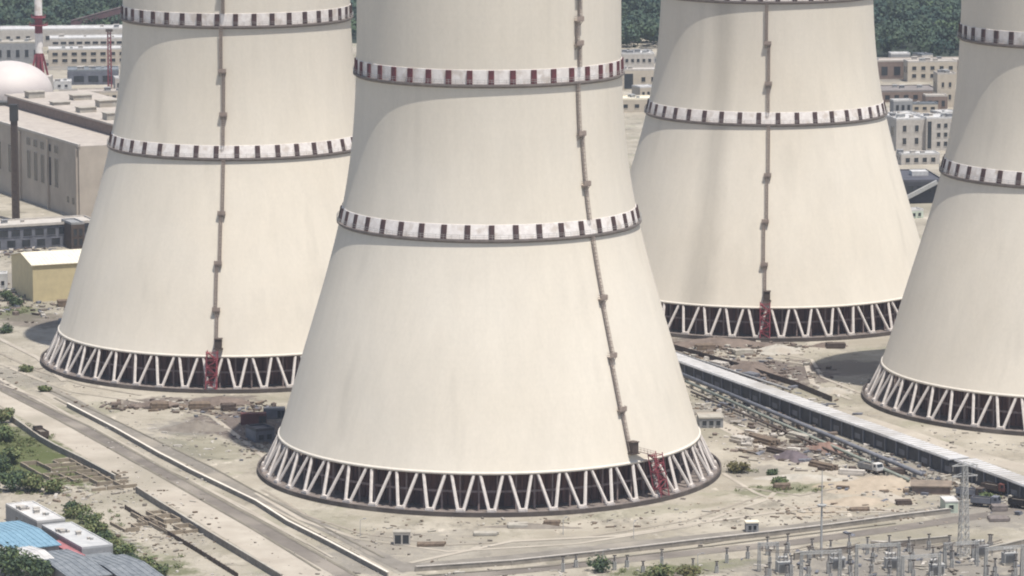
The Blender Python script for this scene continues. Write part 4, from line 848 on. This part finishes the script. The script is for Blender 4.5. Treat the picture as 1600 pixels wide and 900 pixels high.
# ------------------------------------------------------------------ trucks
def truck(label, px, py, rz, body, cabm, seed, long=7.2):
    c = at(px, py); t = thing('truck', label, 'truck', c, rz, 'parked trucks')
    mb = MB(); mb.b2((0, -.95, .75), (long, .95, 1.05)); mb.build('chassis', M_rust, t)
    mb = MB(); vs = [(long - 1.9, y, z) for y in (-1.2, 1.2) for z in (1.06, 2.9)] + [(long, -1.2, 1.06), (long, -1.2, 1.9), (long - .35, -1.15, 2.85), (long, 1.2, 1.06), (long, 1.2, 1.9), (long - .35, 1.15, 2.85)]
    mb.add(vs, [(0, 4, 5, 6, 1), (2, 3, 9, 8, 7), (0, 1, 3, 2), (4, 7, 8, 5), (5, 8, 9, 6), (1, 6, 9, 3), (0, 2, 7, 4)]); cb = mb.build('cab', cabm, t)
    mb = MB(); mb.add([(long + .01, -1.0, 1.95), (long + .01, 1.0, 1.95), (long - .30, 1.0, 2.75), (long - .30, -1.0, 2.75)], [(0, 1, 2, 3)]); mb.b2((long - 1.2, -1.23, 1.95), (long - .5, -1.205, 2.6)); mb.b2((long - 1.2, 1.205, 1.95), (long - .5, 1.23, 2.6)); mb.build('window', M_glass, cb)
    mb = MB(); L2 = long - 2.1; mb.b2((0, -1.25, 1.06), (L2, 1.25, 1.3))
    for lo, hi in (((0, -1.25, 1.31), (L2, -1.13, 2.4)), ((0, 1.13, 1.31), (L2, 1.25, 2.4)), ((0, -1.12, 1.31), (.12, 1.12, 2.4)), ((L2 - .12, -1.12, 1.31), (L2, 1.12, 2.7))): mb.b2(lo, hi)
    mb.build('cargo_bed', body, t)
    mb = MB(); mb.b2((.2, -1.0, 1.32), (L2 - .2, 1.0, 2.0)); mb.build('load', M_dirt, t)
    for x in (1.0, 2.2, long - 1.1):
        for y in (-1.0, 1.0):
            wv = MB(); n = 16; vs = []
            for yy in (y - .17, y + .17):
                for i in range(n): a = 2 * math.pi * i / n; vs.append((x + .5 * math.cos(a), yy, .5 + .5 * math.sin(a)))
            wv.add(vs, [tuple(range(n)), tuple(range(n, 2 * n))[::-1]] + [(i, n + i, n + (i + 1) % n, (i + 1) % n) for i in range(n)]); wv.build('wheel', M_dark, t)
truck('dark brown truck standing in the road beside the outer wall', 70, 688, 2.0, M_rust, M_dark, 1)
truck('dark grey truck parked nearest the pale green cabin', 1496, 776, -.5, M_bluegrey, M_rust, 2)
truck('blue grey truck parked in the middle beside the grey green bush', 1518, 790, -.4, M_bluegrey, M_bluegrey, 3)
truck('truck with a red brown cab parked beside the nearer white duct', 1536, 768, -.7, M_rust, mat('cab_red_brown', (.16, .06, .05)), 4)
truck('dark truck parked at the picture edge below the nearer white duct', 1578, 792, -.6, M_dark, M_bluegrey, 5)
truck('white cab truck on the pale track by the pipelines', 1345, 735, -.9, M_grey, M_whiteroof, 6)

# ------------------------------------------------------------------ masts, pylon, switchgear
def lattice(mb, w0, w1, h, n, s=.14, z0=0):
    def c(i, k): f = k / n; w_ = (w0 + (w1 - w0) * f) / 2; return Vector(((-1, 1, 1, -1)[i] * w_, (-1, -1, 1, 1)[i] * w_, z0 + h * f))
    for i in range(4):
        mb.beam(c(i, 0), c(i, n), s * 1.5)
        for k in range(n):
            mb.beam(c(i, k), c((i + 1) % 4, k + 1), s); mb.beam(c((i + 1) % 4, k), c(i, k + 1), s); mb.beam(c(i, k + 1), c((i + 1) % 4, k + 1), s)
p = at(1505, 872); t = thing('lattice_pylon', 'grey lattice pylon rising from the switchgear before the trucks', 'pylon', p, .3)
mb = MB(); lattice(mb, 2.2, 1.0, 22, 12, .09); mb.build('lattice', M_galv, t)
for z in (19.5, 22):
    mb = MB(); mb.beam((-3.2, 0, z), (3.2, 0, z), .28); mb.beam((-3.2, 0, z), (0, 0, z + .9), .14); mb.beam((3.2, 0, z), (0, 0, z + .9), .14); mb.build('crossarm', M_galv, t)
    for x in (-3, 3):
        mb = MB()
        for k in range(6): mb.lathe([(.05, z - .2 - k * .2), (.16, z - .28 - k * .2), (.05, z - .36 - k * .2)], 8, 0, 0, 2 * math.pi, (x, 0))
        mb.build('insulator', M_porcelain, t)
mb = MB(); mb.b2((-1.6, -1.6, -.2), (1.6, 1.6, .4)); mb.build('footing', M_conc, t)
p = at(1283, 874); t = thing('lightning_mast', 'thin grey mast standing between the kiosk and the ochre mounds', 'mast', p)
MB().beam((0, 0, 0), (0, 0, 13), .62, None, 0, 12, .42).build('pole', M_galv, t); MB().beam((0, 0, 13), (0, 0, 21), .36, None, 0, 10, .16).build('spire', M_galv, t); MB().lathe([(1.0, 12.6), (1.1, 13), (.4, 13.2)], 16).build('collar', M_galv, t); MB().b2((-.8, -.8, -.1), (.8, .8, .5)).build('footing', M_conc, t)

def gantry(label, px, py, wd, h, rz):
    c = at(px, py); t = thing('switchyard_gantry', label, 'gantry', c, rz, 'steel gantries of the switchgear')
    for x in (0, wd):
        mb = MB(); lattice(mb, .7, .45, h, 7, .075); o = mb.build('column', M_galv, t, False, (x, 0, 0))
    mb = MB()
    for y in (-.3, .3):
        for z in (h - .1, h - .7): mb.beam((-.4, y, z), (wd + .4, y, z), .09)
    n = int(wd / .9)
    for k in range(n):
        for y in (-.3, .3): mb.beam((k * wd / n, y, h - .7), ((k + 1) * wd / n, y, h - .1), .1)
    mb.build('beam', M_galv, t)
    for k in range(3):
        x = wd * (k + .5) / 3; mb = MB()
        for j in range(6): mb.lathe([(.06, h - .8 - j * .22), (.2, h - .9 - j * .22), (.06, h - 1.0 - j * .22)], 8, 0, 0, 2 * math.pi, (x, 0))
        mb.build('insulator', M_porcelain, t)
    return t
for k, (px, py, wd, h, rz, lab) in enumerate([(1186, 893, 4.2, 6.8, .1, 'narrow gantry at the near end of the switchgear, farthest from the pylon'), (1252, 912, 9, 7.5, .2, 'wide gantry before the short dark wall of the switchgear'), (1338, 906, 10, 8.2, .2, 'tall gantry in the middle of the switchgear'),
        (1410, 916, 9, 7.0, .3, 'gantry at the bottom edge between middle and pylon'), (1476, 888, 8, 6.0, .3, 'gantry standing left before the lattice pylon'), (1540, 905, 9, 7.4, .3, 'gantry right of the lattice pylon at the side of the picture')]): gantry(lab, px, py, wd, h, rz)
def insulator_post(px, py, h, rz, label):
    c = at(px, py); t = thing('insulator_post', label, 'insulator', c, rz, 'loose row of insulator posts' if 'loose' in label else 'insulator posts of the switchgear')
    mb = MB(); lattice(mb, .6, .6, h * .55, 3, .1); mb.build('stand', M_galv, t); mb = MB()
    for j in range(9):
        z = h * .55 + j * h * .045; mb.lathe([(.12, z), (.32, z + h * .02), (.12, z + h * .04)], 10)
    mb.build('insulator', M_porcelain, t); mb = MB(); mb.b2((-.45, -.2, h * .96), (.45, .2, h)); mb.build('head', M_dark, t)
for k in range(15):                                              # conductors strung between the gantries
    a = Vector((at(1186 + (k // 3) * 75, 896).x, at(1186, 897 - (k // 3) * 2).y + (k % 3) * 1.3, 5.6)); b_ = a + Vector((12.5, 1.2 + .5 * (k % 2), .5)); mb = MB(); P = [a.lerp(b_, i / 8) - Vector((0, 0, .9 * (1 - (i / 4 - 1) ** 2))) for i in range(9)]
    mb.tube([p - a for p in P], .05, 5); o = mb.build('conductor', M_rust, None, False, a); tag(o, 'thin sagging conductor strung between the switchgear gantries', 'wire', 'conductors of the switchgear')
q = random.Random(12)
for k in range(12):
    insulator_post(880 + k * 26 + q.uniform(-6, 6), 884 + q.uniform(-6, 18) - k * .6, q.uniform(2.6, 4.2), q.uniform(0, .4), 'thin insulator post in the loose row at the bottom before the long wall') if k not in (2, 7) else None
POST_LAB = 'slim insulator post on a lattice stand in the switchgear at the bottom'
for k in range(52):
    px, py = 1200 + (k % 13) * 32 + q.uniform(-5, 5), 868 + (k // 12) * 17 + q.uniform(-3, 3) - (k % 12) * .9
    if 1490 < px < 1520: px += 26
    insulator_post(px, py, q.uniform(3.2, 5.2), q.uniform(0, .4), POST_LAB)
def transformer(px, py, rz, label):
    c = at(px, py); t = thing('transformer', label, 'transformer', c, rz, 'transformers of the switchgear')
    mb = MB(); mb.b2((0, 0, .5), (3.2, 2, 2.7)); mb.b2((-.1, -.1, 2.71), (3.3, 2.1, 2.9)); mb.build('tank', M_galv, t)
    mb = MB(); mb.b2((-.4, -.4, -.1), (3.6, 2.4, .49)); mb.build('plinth', M_conc, t)
    for s in (-1, 1):
        mb = MB()
        for j in range(9): mb.b2((.3 + j * .3, -.75 if s < 0 else 2.03, .8), (.38 + j * .3, -.03 if s < 0 else 2.75, 2.5))
        mb.build('radiator', M_grey, t)
    for x in (.7, 1.6, 2.5):
        mb = MB()
        for j in range(6): mb.lathe([(.08, 2.9 + j * .2), (.22, 3.0 + j * .2), (.08, 3.1 + j * .2)], 8, 0, 0, 2 * math.pi, (x, 1))
        mb.build('bushing', M_porcelain, t)
    MB().beam((.2, 1.6, 3.6), (2.6, 1.6, 3.6), .7, None, 0, 10).build('conservator', M_galv, t)
for px, py, rz, lab in ((1216, 898, .2, 'grey transformer at the near end of the switchgear'), (1300, 892, .2, 'grey transformer between the wide and the tall gantry'), (1385, 892, .2, 'grey transformer right of the tall gantry'), (1455, 902, .2, 'grey transformer left of the lattice pylon'), (1570, 884, .3, 'grey transformer at the side of the picture'), (1525, 872, .3, 'grey transformer just right of the lattice pylon')): transformer(px, py, rz, lab)
for k, (px, py, h, lab) in enumerate([(942, 893, 5, 'short grey post beside the dark bushy tree at the bottom'), (1090, 896, 4.5, 'short grey post between the two flat bushes at the bottom'), (563, 838, 4, 'thin post left of the double door kiosk'), (880, 836, 4, 'thin post on the bare ground right before the front tower'), (990, 842, 4, 'thin post just behind the long pale wall')]):
    c = at(px, py); t = thing('lamp_post', lab, 'lamp post', c, .3 * k, 'posts along the bare ground'); MB().beam((0, 0, 0), (0, 0, h), .16, None, 0, 8, .1).build('pole', M_galv, t); MB().beam((0, 0, h), (1.1, 0, h + .2), .1).build('arm', M_galv, t); MB().b2((.9, -.15, h + .1), (1.6, .15, h + .28)).build('lamp', M_grey, t)

# ------------------------------------------------------------------ air
HAZE = 7e-5
if HAZE:
    mb = MB(); mb.b2((-5900, -900, -1), (5900, 8800, 230)); hm = bpy.data.materials.new('haze_air'); hm.use_nodes = True
    n = hm.node_tree.nodes; n.clear(); o_ = n.new('ShaderNodeOutputMaterial'); v = n.new('ShaderNodeVolumePrincipled')
    v.inputs['Density'].default_value = HAZE; v.inputs['Color'].default_value = (.80, .88, 1, 1); v.inputs['Anisotropy'].default_value = .2
    hm.node_tree.links.new(v.outputs[0], o_.inputs['Volume']); struct(mb.build('haze', hm), 'stuff')
